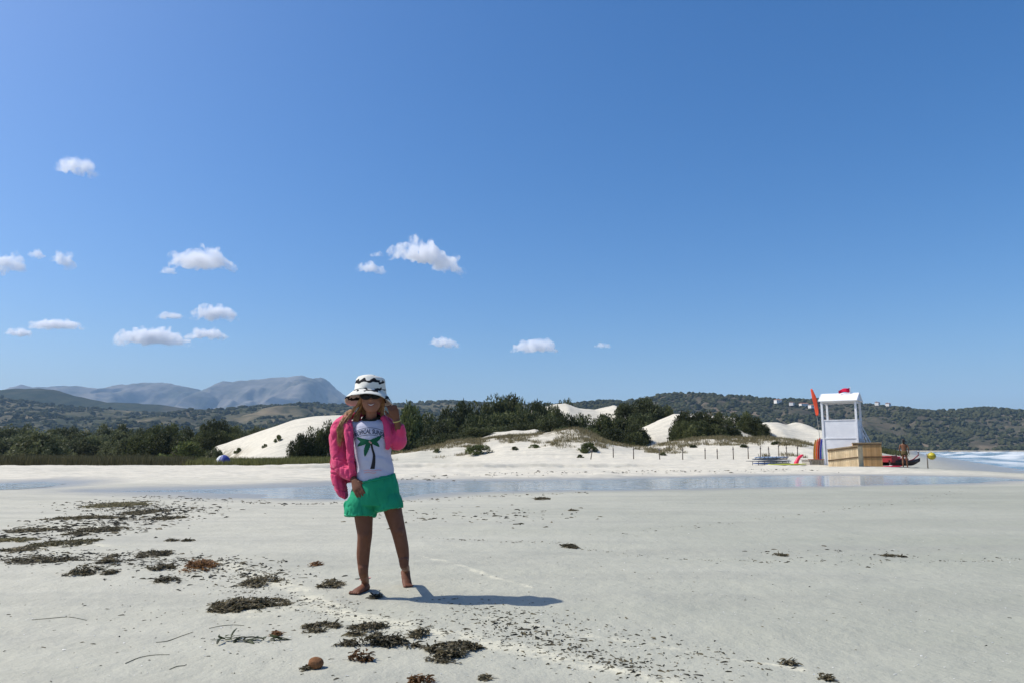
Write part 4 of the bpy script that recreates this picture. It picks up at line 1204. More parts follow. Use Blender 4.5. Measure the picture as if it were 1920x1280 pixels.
def wr3(p):
    q = p - np.array(G(690, 850))[None, :]
    f = noise3(q, (7, 7, 5), 13) * .005
    def crease(sc, sd, wid): return (1 - sstep(0, wid, np.abs(noise3(q + sd, sc, sd))))
    long_ = crease((15, 15, 5), 21, .16)                       # long soft folds running down
    cross = crease((7, 7, 21), 25, .15) * sstep(.06, -.06, q[:, 2])   # bunching at elbow and hem
    skew = crease((18, 12, 14), 33, .13)
    return f * .7 - .0058 * long_ - .0050 * cross - .0012 * skew + .0008 * noise3(q, (60, 60, 60), 29)
displace(jacket, wr3)
GL_(jacket)

# --- striped sun hat
def hat_material():
    m = bpy.data.materials.new('striped_hat_cloth'); m.use_nodes = True
    t = m.node_tree; L = t.links; bs_ = t.nodes['Principled BSDF']; bs_.inputs['Roughness'].default_value = .85; bs_.inputs['Specular IOR Level'].default_value = .15
    tc = t.nodes.new('ShaderNodeTexCoord')
    mp = t.nodes.new('ShaderNodeMapping'); mp.inputs['Scale'].default_value = (7, 7, 30); mp.inputs['Rotation'].default_value = (0, R(10), 0)
    L.new(tc.outputs['Object'], mp.inputs[0])
    nz = t.nodes.new('ShaderNodeTexNoise'); nz.inputs['Scale'].default_value = 1.0; nz.inputs['Detail'].default_value = 1.5; nz.inputs['Distortion'].default_value = .7
    L.new(mp.outputs[0], nz.inputs['Vector'])
    wv = t.nodes.new('ShaderNodeTexWave'); wv.bands_direction = 'Z'; wv.inputs['Scale'].default_value = 6.5; wv.inputs['Distortion'].default_value = 3.2; wv.inputs['Detail'].default_value = 1; wv.inputs['Detail Scale'].default_value = 4.0
    wv.inputs['Phase Offset'].default_value = 1.2
    L.new(tc.outputs['Object'], wv.inputs['Vector'])
    mu = t.nodes.new('ShaderNodeMath'); mu.operation = 'MULTIPLY'; L.new(wv.outputs['Fac'], mu.inputs[0])
    r2 = t.nodes.new('ShaderNodeMapRange'); r2.inputs[1].default_value = .36; r2.inputs[2].default_value = .52; L.new(nz.outputs[0], r2.inputs[0]); L.new(r2.outputs[0], mu.inputs[1])
    mr = t.nodes.new('ShaderNodeMapRange'); mr.inputs[1].default_value = .55; mr.inputs[2].default_value = .62; L.new(mu.outputs[0], mr.inputs[0])
    mx = t.nodes.new('ShaderNodeMix'); mx.data_type = 'RGBA'; mx.inputs[6].default_value = (.66, .64, .57, 1); mx.inputs[7].default_value = (.012, .012, .014, 1)
    L.new(mr.outputs[0], mx.inputs[0]); L.new(mx.outputs[2], bs_.inputs['Base Color'])
    n3 = t.nodes.new('ShaderNodeTexNoise'); n3.inputs['Scale'].default_value = 45; L.new(tc.outputs['Object'], n3.inputs['Vector'])
    bp = t.nodes.new('ShaderNodeBump'); bp.inputs['Strength'].default_value = .35; bp.inputs['Distance'].default_value = .004; L.new(n3.outputs[0], bp.inputs['Height']); L.new(bp.outputs[0], bs_.inputs['Normal'])
    return m
HATM = hat_material()
HTM = Matrix.Rotation(R(3), 3, 'Y') @ Matrix.Rotation(R(-9), 3, 'X')
hat_c = G(693.5, 736, .010)
def lathe(rows_, n=48, wob=None):
    V = []; F = []
    for i, (r_, z) in enumerate(rows_):
        for k in range(n):
            a = 2 * math.pi * k / n
            dr, dz = wob(i, a) if wob else (0, 0)
            V.append(HTM @ Vector(((r_ + dr) * math.cos(a), (r_ + dr) * 1.06 * math.sin(a), z + dz)))
    for i in range(len(rows_) - 1):
        for k in range(n): F.append((i * n + k, i * n + (k + 1) % n, (i + 1) * n + (k + 1) % n, (i + 1) * n + k))
    return V, F
def hw(i, a):
    return (.0025 * math.sin(3 * a + i) + .0015 * math.sin(7 * a + 2 * i), .002 * math.sin(4 * a + i * .5))
V, F = lathe([(.004, .096), (.040, .095), (.064, .091), (.076, .084), (.082, .072), (.0855, .052), (.0885, .030), (.091, .006), (.092, .0)], wob=hw)
me = bpy.data.meshes.new('hat_crown'); me.from_pydata(V, [], F + [tuple(range(48))[::-1]]); me.update(); me.polygons.foreach_set('use_smooth', [True] * len(me.polygons))
hatc = link('hat', me, HATM); hatc.location = hat_c
def bw(i, a):
    k = i / 7
    # brim droops at both sides and dips at the front left of the picture
    return (.004 * k * math.sin(5 * a + 1) + .012 * k * math.cos(a) ** 2, k * k * (-.026 * abs(math.cos(a)) ** 1.5 - .006 * math.sin(3 * a + .6)) + (.010 * k if math.sin(a) < 0 else 0) * abs(math.sin(a)))
V, F = lathe([(.0915, .004), (.095, -.003), (.101, -.010), (.107, -.017), (.113, -.024), (.119, -.030), (.124, -.035), (.128, -.039)], wob=bw)
me = bpy.data.meshes.new('brim'); me.from_pydata(V, [], F); me.update(); me.polygons.foreach_set('use_smooth', [True] * len(F))
brim = link('brim', me, HATM)
for o_ in (hatc, brim):
    sm = o_.modifiers.new('t', 'SOLIDIFY'); sm.thickness = .0025; sm.offset = 0
hatc.parent = girl; hatc.matrix_parent_inverse = Matrix.Translation(-girl_base)
brim.parent = hatc; brim.matrix_parent_inverse = Matrix.Identity(4)
mb = MB()

# --- sunglasses
BLK = mat('black_sunglass_plastic', (0.008, 0.008, 0.010), 0.3, 0.3); LENS = mat('dark_lens', (0.006, 0.006, 0.008), 0.22, 0.2)
sg = MB()
for s in (-1, 1):
    pts = []
    for k in range(21):
        a = 2 * math.pi * k / 20
        x = s * .0285 + .0275 * math.cos(a); z = -.001 + (.0195 if math.sin(a) < 0 else .0165) * math.sin(a) + .002 * s * math.cos(a)
        pts.append(Hd(x, -.083 + .16 * x * x * 20, z))
    sg.tube(pts, [.0042] * 21, 6)
    sg.tube([Hd(s * .052, -.074, .008), Hd(s * .063, -.045, .007), Hd(s * .067, .005, .002)], [.0035, .003, .0025], 6)
sg.tube([Hd(-.006, -.084, .006), Hd(0, -.086, .008), Hd(.006, -.084, .006)], [.003] * 3, 6)
glasses = sg.build('sunglasses', BLK, None, True); GL_(glasses)
for s in (-1, 1):
    V = [Hd(s * .0285, -.0845, -.001)]
    for k in range(20):
        a = 2 * math.pi * k / 20
        x = s * .0285 + .0270 * math.cos(a); z = -.001 + (.019 if math.sin(a) < 0 else .016) * math.sin(a) + .002 * s * math.cos(a)
        V.append(Hd(x, -.083 + .16 * x * x * 20, z))
    me = bpy.data.meshes.new('lens'); me.from_pydata(V, [], [(0, 1 + k, 1 + (k + 1) % 20) for k in range(20)]); me.update()
    lo = link('lens', me, LENS); lo.parent = glasses; lo.matrix_parent_inverse = Matrix.Identity(4)

# --- long hair
HAIR = mat('light_brown_hair', (0.26, 0.125, 0.050), 0.45, 0.4, noise=(60, 2), col2=(0.52, 0.29, 0.13))
rg_ = random.Random(5); hb = MB()
def lock(pts, r, n=5):
    P = [Vector(q) for q in catmull([tuple(p) for p in pts], 4)]
    m_ = len(P)
    hb.tube(P, [r * (1 - .75 * (i / (m_ - 1)) ** 2) for i in range(m_)], n)
for i in range(420):
    u = rg_.random(); v = rg_.random()
    j = lambda a=.006: Vector((rg_.uniform(-a, a), rg_.uniform(-a, a), rg_.uniform(-a, a)))
    st = Hd(-.056 + .010 * v, -.032 + .075 * u, .02) + j(.004)
    if i < 250:      # the lit fall on the picture's left, over the shoulder and down the sleeve
        e = rg_.random()
        lock([st, Hd(-.066 - .006 * v, -.028 + .07 * u, -.03) + j(.006), G(659 - 9 * u, 772 + 5 * v, -.02 + .04 * u) + j(.007), G(648 - 9 * u + 6 * v, 788 + 5 * v, -.045 + .03 * v) + j(.008), G(640 - 9 * u + 8 * v, 800 + 8 * e, -.050) + j(.008), G(633 + 8 * v, 812 + 26 * e * e, -.046) + j(.009)], rg_.uniform(.0011, .0019), 4)
    else:            # behind the ear, down beside the neck
        lock([st, Hd(-.060, .01 + .05 * u, -.04) + j(.006), G(667 + 6 * u, 776, .03 * v) + j(.008), G(662 + 9 * u, 786 + 8 * v, -.02 + .05 * v) + j(.008)], rg_.uniform(.0016, .0030), 4)
for i in range(90):
    u = rg_.random(); v = rg_.random()
    j = lambda a=.005: Vector((rg_.uniform(-a, a), rg_.uniform(-a, a), rg_.uniform(-a, a)))
    lock([Hd(.054 - .01 * v, -.02 + .07 * u, .02), Hd(.061, -.01 + .06 * u, -.03) + j(), G(716 + 2 * v, 768, .02 + .03 * u) + j(), G(714 + 5 * v, 780 + 6 * u, .035) + j(.006)], .0018, 4)
for i in range(40):
    u = i / 39
    lock([Hd(-.058 + .116 * u, .055, .03), Hd(-.066 + .132 * u, .078, -.03), Hd(-.06 + .12 * u, .075, -.09)], .008, 6)
hair = hb.build('hair', HAIR, None, True); GL_(hair)

# --- anklet and wristband
mb = MB()
P = [ankR + Vector((.0305 * math.cos(a), .0360 * math.sin(a), .010 + .004 * math.cos(a))) for a in np.linspace(0, 2 * math.pi, 25)]
mb.tube(P, [.0030] * 25, 6, cap=False)
GL_(mb.build('anklet', mat('pink_cord', (0.62, 0.33, 0.30), .7, .3), None, True))
mb = MB(); c = G(744.5, 788, -.052)
dv = (G(743, 784, -.055) - G(748, 802, -.035)).normalized(); u_ = dv.cross(Vector((0, 1, 0))).normalized(); v_ = dv.cross(u_)
P = [c + u_ * .0225 * math.cos(a) + v_ * .0225 * math.sin(a) for a in np.linspace(0, 2 * math.pi, 21)]
mb.tube(P, [.0032] * 21, 6, cap=False)
GL_(mb.build('wristband', mat('yellow_cord', (0.52, 0.44, 0.14), .7, .3), None, True))
# ================================================================== LIFEGUARD TOWER AND GEAR
WHITE = mat('white_painted_wood', (0.62, 0.63, 0.66), 0.55, 0.3, noise=(2.5, 4), col2=(0.70, 0.71, 0.73), bump=(12, .15, .01))
ROOFW = mat('white_roof_sheet', (0.80, 0.80, 0.78), 0.5, 0.3, noise=(2, 3), col2=(0.72, 0.72, 0.70))
PINE = mat('pale_pine_planks', (0.64, 0.47, 0.27), 0.75, 0.2, noise=(5, 4), col2=(0.74, 0.57, 0.35), rand=.14)
PINE2 = mat('orange_pine_planks', (0.50, 0.29, 0.12), 0.75, 0.2, noise=(5, 4), col2=(0.52, 0.32, 0.15), rand=.2)
DARKW = mat('dark_wood_trim', (0.10, 0.065, 0.035), 0.8, 0.2, noise=(6, 3), col2=(0.14, 0.09, 0.05))
TOPW = mat('weathered_wood_lid', (0.26, 0.19, 0.11), 0.8, 0.2, noise=(6, 3), col2=(0.34, 0.26, 0.16))
ALPHA = R(-33)

T0 = at(1583.5, 870, 42.0)
tzb = tz(T0.x, T0.y)
tower = empty('lifeguard_tower', (T0.x, T0.y, tzb), ALPHA, 'tall white wooden lifeguard tower with a gabled roof', 'tower')
TW, TD, EAVE, RIDGE = 1.74, 1.55, 3.56, 4.02
hw_, hd_ = TW / 2, TD / 2
for sx in (-1, 1):
    for sy in (-1, 1):
        MB().box((sx * hw_ * (1.0), sy * hd_, EAVE / 2 - .15), (.11, .11, EAVE + .3)).build('post', WHITE, tower, bevel=.008)
# front and side panels: lower and upper boards with a batten at the joint
def panel(cx, cy, wx, wy, z0, z1, nm='panel'):
    return MB().box((cx, cy, (z0 + z1) / 2), (wx, wy, z1 - z0)).build(nm, WHITE, tower, bevel=.004)
for sy in (-1, 1):
    panel(0, sy * (hd_ + .0), TW - .115, .035, .05, 1.50); panel(0, sy * hd_, TW - .115, .035, 1.53, 2.48)
for sx in (-1, 1):
    panel(sx * hw_, 0, .035, TD - .115, .05, 1.50); panel(sx * hw_, 0, .035, TD - .115, 1.53, 2.48)
MB().box((0, -hd_ - .032, 1.515), (TW - .12, .028, .06)).build('batten', WHITE, tower)
MB().box((hw_ + .032, 0, 1.515), (.028, TD - .12, .06)).build('batten', WHITE, tower)
MB().box((0, 0, 1.42), (TW - .16, TD - .16, .05)).build('platform', TOPW, tower)
for sy in (-1, 1):
    MB().box((0, sy * hd_, EAVE - .03), (TW + .12, .07, .10)).build('beam', WHITE, tower)
    MB().box((0, sy * hd_, 2.51), (TW + .06, .09, .05)).build('handrail', WHITE, tower)
for sx in (-1, 1):
    MB().box((sx * hw_, 0, EAVE - .05), (.06, TD - .1, .08)).build('beam', WHITE, tower)
    MB().box((sx * hw_, 0, 2.512), (.09, TD - .1, .05)).build('handrail', WHITE, tower)
roof = MB()
ro, re = hw_ + .11, hd_ + .22
for sy in (-1, 1):
    n_ = 10
    for k in range(n_):                                   # ribs of the sheet
        x0 = -ro + 2 * ro * k / n_; x1 = x0 + 2 * ro / n_ - .004
        z0, z1 = EAVE + .0, RIDGE
        P = [(x0, sy * re, z0), (x1, sy * re, z0), (x1, 0.0 + sy * .002, z1), (x0, sy * .002, z1)]
        Q = [(p[0], p[1], p[2] + .035) for p in P]
        roof.add(P + Q, [(0, 1, 2, 3), (4, 5, 6, 7), (0, 1, 5, 4), (1, 2, 6, 5), (2, 3, 7, 6), (3, 0, 4, 7)])
rf = roof.build('roof', ROOFW, tower)
for sx in (-1, 1):
    x = sx * (hw_ + .10)
    g = MB(); t_ = .03
    V = [(x - t_, -hd_ - .03, EAVE + .03), (x - t_, hd_ + .03, EAVE + .03), (x - t_, 0, RIDGE - .03), (x + t_, -hd_ - .03, EAVE + .03), (x + t_, hd_ + .03, EAVE + .03), (x + t_, 0, RIDGE - .03)]
    g.add(V, [(0, 1, 2), (3, 5, 4), (0, 3, 4, 1), (1, 4, 5, 2), (2, 5, 3, 0)]); g.build('gable', WHITE, rf)
    for sy in (-1, 1):
        MB().tube([(sx * (ro + .015), sy * (re + .01), EAVE + .005), (sx * (ro + .015), 0, RIDGE + .02)], [.035, .035], 4).build('bargeboard', WHITE, rf)
# steep ladder with rails on the right-hand side
ld = MB()
for sy in (-.35, .35):
    ld.tube([(hw_ + .10, sy + .1, 1.5), (hw_ + .68, sy + .1, -.1)], [.035, .035], 6)
for k in range(6):
    t_ = k / 6 + .08
    ld.box((hw_ + .10 + .58 * t_, .1, 1.5 - 1.6 * t_), (.14, .7, .035))
ld.build('ladder', WHITE, tower)
rl = MB()
for sy in (-.40, .60):
    rl.tube([(hw_ + .06, sy, 2.2), (hw_ + .64, sy, .85)], [.028, .028], 6)
    for t_ in (.30, .62, .97): rl.tube([(hw_ + .06 + .58 * t_, sy, 2.2 - 1.35 * t_), (hw_ + .10 + .58 * t_, sy, 1.5 - 1.6 * t_)], [.022, .022], 6)
rl.build('ladder_rail', WHITE, tower)

RED = mat('red_flag_cloth', (0.62, 0.010, 0.055), 0.75, 0.2, noise=(3, 2), col2=(0.50, 0.008, 0.05))
# small red flag on the roof ridge
fp = Vector((T0.x, T0.y, tzb)) + Matrix.Rotation(ALPHA, 3, 'Z') @ Vector((.55, 0, RIDGE - .02))
rflag = empty('red_flag', fp, 0, 'small crimson flag flying from the ridge of the lifeguard tower', 'flag')
MB().tube([(0, 0, 0), (0, 0, .40)], [.016, .014], 6).build('pole', WHITE, rflag, True)
def cloth(pts_fn, nu, nv, name, m, parent, thick=.006):
    V = []; F = []
    for i in range(nu + 1):
        for k in range(nv + 1): V.append(pts_fn(i / nu, k / nv))
    for i in range(nu):
        for k in range(nv):
            a = i * (nv + 1) + k; F.append((a, a + 1, a + nv + 2, a + nv + 1))
    me = bpy.data.meshes.new(name); me.from_pydata(V, [], F); me.update(); me.polygons.foreach_set('use_smooth', [True] * len(F))
    o_ = link(name, me, m, parent); s_ = o_.modifiers.new('t', 'SOLIDIFY'); s_.thickness = thick; return o_
cloth(lambda u, v: (-.04 - u * .62, -.10 * math.sin(u * 6), .36 - v * (.26 - .10 * u) - .16 * u - .03 * math.sin(u * 9)), 14, 5, 'flag_cloth', RED, rflag)

# two plank boxes
def plank_box(name, px0, px1, Yc, top_l, top_r, depth, rz, m, label, tilt, n):
    L_ = at(px0, 860, Yc); R_ = at(px1, 860, Yc)
    wid = (R_.x - L_.x) / max(math.cos(rz) + math.sin(-rz) * (L_.x + R_.x) / 2 / Yc, .3)
    c = (L_ + R_) / 2; z0 = tz(c.x, c.y) - .10
    root = empty(name, (c.x, c.y, z0), rz, label, 'box', 'plank boxes by the tower')
    hl = at(px0, top_l, Yc).z - z0; hr = at(px1, top_r, Yc).z - z0
    pw = wid / n
    for k in range(n):
        u = (k + .5) / n; h = hl + (hr - hl) * u
        for nm, y in (('plank', -depth / 2), ('plank', depth / 2)):
            x = -wid / 2 + u * wid; e = pw / 2 - .006; s_ = (hr - hl) / n / 2
            V = [(x - e, y - .012, 0), (x + e, y - .012, 0), (x + e, y + .012, 0), (x - e, y + .012, 0), (x - e, y - .012, h - s_), (x + e, y - .012, h + s_), (x + e, y + .012, h + s_), (x - e, y + .012, h - s_)]
            MB().add(V, [(0, 1, 5, 4), (1, 2, 6, 5), (2, 3, 7, 6), (3, 0, 4, 7), (4, 5, 6, 7), (0, 3, 2, 1)]).build('plank', m, root)
    nd = max(3, int(depth / pw))
    for sx in (-1, 1):
        for k in range(nd):
            y = -depth / 2 + .012 + (k + .5) * (depth - .024) / nd
            h = hl if sx < 0 else hr
            MB().box((sx * (wid / 2 - .012), y, h / 2), (.024, (depth - .024) / nd - .012, h)).build('plank', m, root)
    # rails and lid
    ang = math.atan2(hr - hl, wid); M = Matrix.Rotation(-ang, 3, 'Y')
    MB().box((0, -depth / 2 - .028, (hl + hr) / 2 * .47), (wid * 1.0, .03, .06), M).build('rail', DARKW, root)
    MB().box((0, 0, (hl + hr) / 2 + .03), (wid * 1.03, depth + .08, .055), M).build('lid', TOPW, root)
    MB().box((0, -depth / 2 - .028, (hl + hr) / 2 - .045), (wid * 1.0, .03, .06), M).build('rail', DARKW, root)
    return root
plank_box('plank_box', 1557, 1614, 39.2, 843, 836, .85, R(-40), PINE, 'pale pine plank box at the front of the lifeguard tower', 4, 17)
plank_box('plank_box', 1600, 1653, 40.4, 831, 830.5, .9, R(-22), PINE2, 'orange pine plank box right of the pale one', 0, 15)

# upright surfboards
def board_mesh(L, W, Th, nose=.55):
    V = []; F = []; n = 20; q = 8
    for i in range(n + 1):
        t = i / n
        w_ = W / 2 * max(.02, (math.sin(math.pi * (t * .94 + .03))) ** nose); zz = .10 * (t - .35) ** 2
        for k in range(q):
            a = 2 * math.pi * k / q
            V.append((w_ * math.cos(a), Th / 2 * math.sin(a) * (.35 + .65 * math.sin(math.pi * (t * .9 + .05))) + zz * .6, t * L))
    for i in range(n):
        for k in range(q): F.append((i * q + k, i * q + (k + 1) % q, (i + 1) * q + (k + 1) % q, (i + 1) * q + k))
    F.append(tuple(range(q))[::-1]); F.append(tuple(n * q + k for k in range(q)))
    me = bpy.data.meshes.new('deck'); me.from_pydata(V, [], F); me.update(); me.polygons.foreach_set('use_smooth', [True] * len(F))
    return me
BC = [((.40, .27, .06), 'mustard yellow'), ((.75, .33, .10), 'orange cream edged'), ((.60, .05, .03), 'red'), ((.05, .05, .30), 'navy blue'), ((.35, .50, .75), 'pale blue'), ((.50, .52, .14), 'yellow green')]
ORD = ['leftmost of the upright row', 'second in the upright row', 'third in the upright row', 'fourth in the upright row', 'fifth in the upright row', 'nearest the tower post']
for i, (c, nm) in enumerate(BC):
    px = 1527.5 + i * 3.9
    Yb = 44.5 - i * .22
    p = at(px, 856, Yb); z0 = tz(p.x, p.y)
    r_ = empty('surfboard', (p.x, p.y, z0 - .04), R(38), f'{nm} surfboard standing upright, {ORD[i]} left of the tower', 'surfboard', 'upright surfboards')
    r_.rotation_euler = (R(4), R(3), R(38))
    m = mat(f'board_{nm}', c, .35, .4, noise=(3, 2), col2=tuple(min(1, q * 1.2) for q in c))
    link('deck', board_mesh(1.62 - .05 * abs(i - 2), .50, .09), m, r_)
    MB().box((0, -.075, .22), (.012, .12, .13)).build('fin', mat('fin_dark', (.03, .03, .03), .4), r_)
    V = []
    bm_ = board_mesh(1.60 - .05 * abs(i - 2), .53, .035); e_ = link('rail_stripe', bm_, mat('cream_board_edge', (.62, .55, .42), .4, .3), r_); e_.location = (0, .0, .008)

# tall orange feather banner
ORG = mat('orange_banner_cloth', (0.66, 0.085, 0.035), 0.7, 0.2, noise=(2, 2), col2=(0.58, 0.07, 0.03))
p = at(1541, 857, 45.2)
bn = empty('feather_banner', (p.x, p.y, tz(p.x, p.y) - .05), 0, 'tall slim orange feather banner beside the lifeguard tower', 'flag')
H_ = at(1528, 729, 45.2).z - tz(p.x, p.y) + .05
pole = [(0, 0, 0), (-.03, 0, H_ * .2), (-.07, 0, H_ * .4), (-.14, 0, H_ * .6), (-.26, 0, H_ * .8), (-.42, 0, H_)]
mbp = MB(); PP = [Vector(q) for q in catmull(pole, 5)]; mbp.tube(PP, [.022 - .012 * i / (len(PP) - 1) for i in range(len(PP))], 6); mbp.build('pole', mat('grey_fibre_pole', (.35, .35, .30), .5), bn, True)
def bfn(u, v):
    t = .64 + .36 * u; i = t * (len(PP) - 1); k = int(min(i, len(PP) - 2)); q = PP[k].lerp(PP[k + 1], i - k)
    wdt = .25 * (math.sin(math.pi * (u * .90 + .06))) ** .6
    return (q.x + wdt * (v - .12) * .8 - .03, q.y - .14 * v + .02 * math.sin(u * 12 + v * 3), q.z + .03 * v)
cloth(bfn, 18, 5, 'banner_cloth', ORG, bn)

# stack of boards and oars on the sand
GC = [((.06, .12, .30), 'blue'), ((.45, .50, .58), 'pale grey'), ((.10, .13, .16), 'charcoal'), ((.30, .40, .55), 'steel blue')]
ORD2 = ['lowest in', 'second lowest in', 'second from the top of', 'topmost on']
for i, (c, nm) in enumerate(GC):
    p = at(1447 + (i % 2) * 5, 866, 41.5 + .1 * i); z0 = tz(p.x, p.y)
    r_ = empty('paddleboard', (p.x, p.y, z0 + .06 + .115 * i), R(6 - 4 * i), f'{nm} paddleboard lying flat, {ORD2[i]} the low stack left of the tower', 'paddleboard', 'stacked paddleboards')
    d_ = link('deck', board_mesh(2.1 - .1 * i, .62, .11), mat(f'pad_{nm}', c, .4, .4, noise=(2, 3), col2=tuple(q * .7 for q in c)), r_)
    d_.rotation_euler = (R(90), 0, R(90)); d_.location = (-1.05, 0, 0)
    MB().box((.75, 0, .08), (.04, .5, .02)).build('strap', mat('fin_dark', (.03, .03, .03), .4), r_)
p = at(1476, 871, 40.4); z0 = tz(p.x, p.y)
yb = empty('paddleboard', (p.x, p.y, z0 + .05), R(5), 'lime yellow paddleboard lying flat in front of the stack', 'paddleboard', 'stacked paddleboards')
d_ = link('deck', board_mesh(2.1, .55, .10), mat('lime_board', (.50, .52, .06), .4, .4), yb); d_.rotation_euler = (R(90), 0, R(90)); d_.location = (-1.05, 0, 0)
MB().box((-.8, 0, .06), (.05, .10, .02)).build('handle', mat('fin_dark', (.03, .03, .03), .4), yb)
DK_ = mat('dark_metal_rack', (.10, .10, .11), .5, .4)
p = at(1440, 871, 40.9); z0 = tz(p.x, p.y)
rk = empty('board_rack', (p.x, p.y, z0), R(4), 'low dark metal rack with many legs under the flat paddleboards', 'rack')
for k in range(7):
    MB().tube([(-1.0 + k * .33, -.33, -.05), (-.97 + k * .33, -.31, .22)], [.018, .018], 6).build('leg', DK_, rk, True)
for sy in (-.31, .31): MB().tube([(-1.1, sy, .23), (1.15, sy, .23)], [.018, .018], 6).build('bar', DK_, rk, True)
for k in range(9):
    MB().tube([(-.9 + k * .22, -.36, .30 + .02 * (k % 3)), (-.72 + k * .22, -.30, .46 + .03 * (k % 2))], [.016, .016], 6).build('peg', DK_, rk, True)
# pink-red pedal float (curved) behind
p = at(1499, 866, 41.2); z0 = tz(p.x, p.y)
PKR = mat('pink_red_plastic', (.78, .04, .09), .4, .4)
fl = empty('rescue_float', (p.x, p.y, z0), R(10), 'pink red curved plastic float standing on the sand left of the surfboards', 'float')
f_ = MB(); f_.tube([Vector(q) for q in catmull([(-.22, 0, -.02), (-.16, 0, .18), (-.02, 0, .38), (.18, .02, .50), (.24, .02, .46)], 5)], [.13 - .004 * i for i in range(21)], 10); f_.build('shell', PKR, fl, True)
MB().tube([(.0, -.10, .30), (.10, -.13, .38), (.18, -.09, .46)], [.014] * 3, 6).build('handle', mat('white_rope', (.7, .7, .68), .8), fl, True)
# low wooden pallet
p = at(1530, 866, 42.3); z0 = tz(p.x, p.y)
pl = empty('wooden_pallet', (p.x, p.y, z0), R(3), 'low grey wooden pallet between the pink float and the tower', 'pallet')
GREYW = mat('grey_driftwood', (.38, .35, .30), .9, .1, noise=(6, 3), col2=(.28, .25, .21), rand=.15)
for k in range(6): MB().box((0, -.45 + k * .18, .30), (1.35, .13, .03)).build('slat', GREYW, pl)
for k in (-.55, 0, .55): MB().box((k, 0, .13), (.09, 1.0, .30)).build('bearer', GREYW, pl)
MB().box((0, -.50, .33), (1.37, .05, .03)).build('edge_strip', mat('faded_red_paint', (.45, .12, .08), .7), pl)

# red rescue rowing boat (two hulls joined by seats)
DRED = mat('dark_red_boat_paint', (.22, .012, .018), .45, .4, noise=(2, 3), col2=(.30, .02, .025)); BLKH = mat('tarred_hull', (.035, .022, .018), .6, .3)
pb = at(1682, 865, 45.5); z0 = tz(pb.x, pb.y)
boat = empty('rescue_boat', (pb.x, pb.y, z0), R(26), 'dark red rescue rowing boat with upturned bow, beached right of the plank boxes', 'boat')
def hull_mesh(L, W, H):
    mb_ = MB(); V = []; n = 18; q = 9
    for i in range(n + 1):
        t = i / n; x = -L / 2 + L * t
        w_ = W / 2 * (1 - abs(2 * t - .9) ** 3.0 * .92) if t < .95 else W * .05
        sh = .05 + .38 * max(0, t - .62) ** 2 * 6.5 * .4 + .10 * max(0, .2 - t)
        for k in range(q):
            a = math.pi * k / (q - 1) + math.pi
            V.append((x, max(w_, .02) * math.cos(a), sh + H + H * math.sin(a) * (1 - .35 * max(0, t - .75) * 4)))
    F = []
    for i in range(n):
        for k in range(q - 1): F.append((i * q + k, i * q + k + 1, (i + 1) * q + k + 1, (i + 1) * q + k))
        F.append((i * q + q - 1, i * q, (i + 1) * q, (i + 1) * q + q - 1))
    F.append(tuple(range(q))); F.append(tuple(n * q + k for k in range(q))[::-1])
    mb_.add(V, F); return mb_
for sy in (-.42, .42):
    h_ = hull_mesh(2.75, .44, .32).build('hull', BLKH, boat, True); h_.location = (.15, sy, 0)
    MB().tube([Vector(q) for q in catmull([(-1.2, sy, .33), (-.2, sy, .30), (.8, sy, .40), (1.45, sy, .70)], 4)], [.03] * 13, 6).build('gunwale', DRED, boat, True)
MB().box((-.95, 0, .46), (.55, 1.15, .40)).build('stern_box', DRED, boat, bevel=.03)
MB().box((-.15, 0, .44), (.95, 1.10, .10)).build('seat', DRED, boat, bevel=.02)
MB().box((-.10, .2, .54), (.85, .5, .12)).build('life_jacket', PKR, boat, bevel=.04)
for sx in (-.7, .55): MB().box((sx, 0, .33), (.10, 1.2, .06)).build('crossbeam', DRED, boat)
MB().tube([(-1.25, -.5, .60), (-1.25, .5, .62)], [.04, .04], 6).build('backrest', DRED, boat, True)
p = at(1670, 867, 44.0); z0 = tz(p.x, p.y)
kb = empty('pink_board', (p.x, p.y, z0), R(0), 'pink red board lying on the sand before the rescue boat', 'board')
d_ = link('deck', board_mesh(1.25, .42, .07), PKR, kb); d_.rotation_euler = (R(90), 0, R(90)); d_.location = (-.62, 0, .05)
MB().box((.0, 0, .105), (.05, .30, .02)).build('strap', mat('white_rope', (.7, .7, .68), .8), kb)

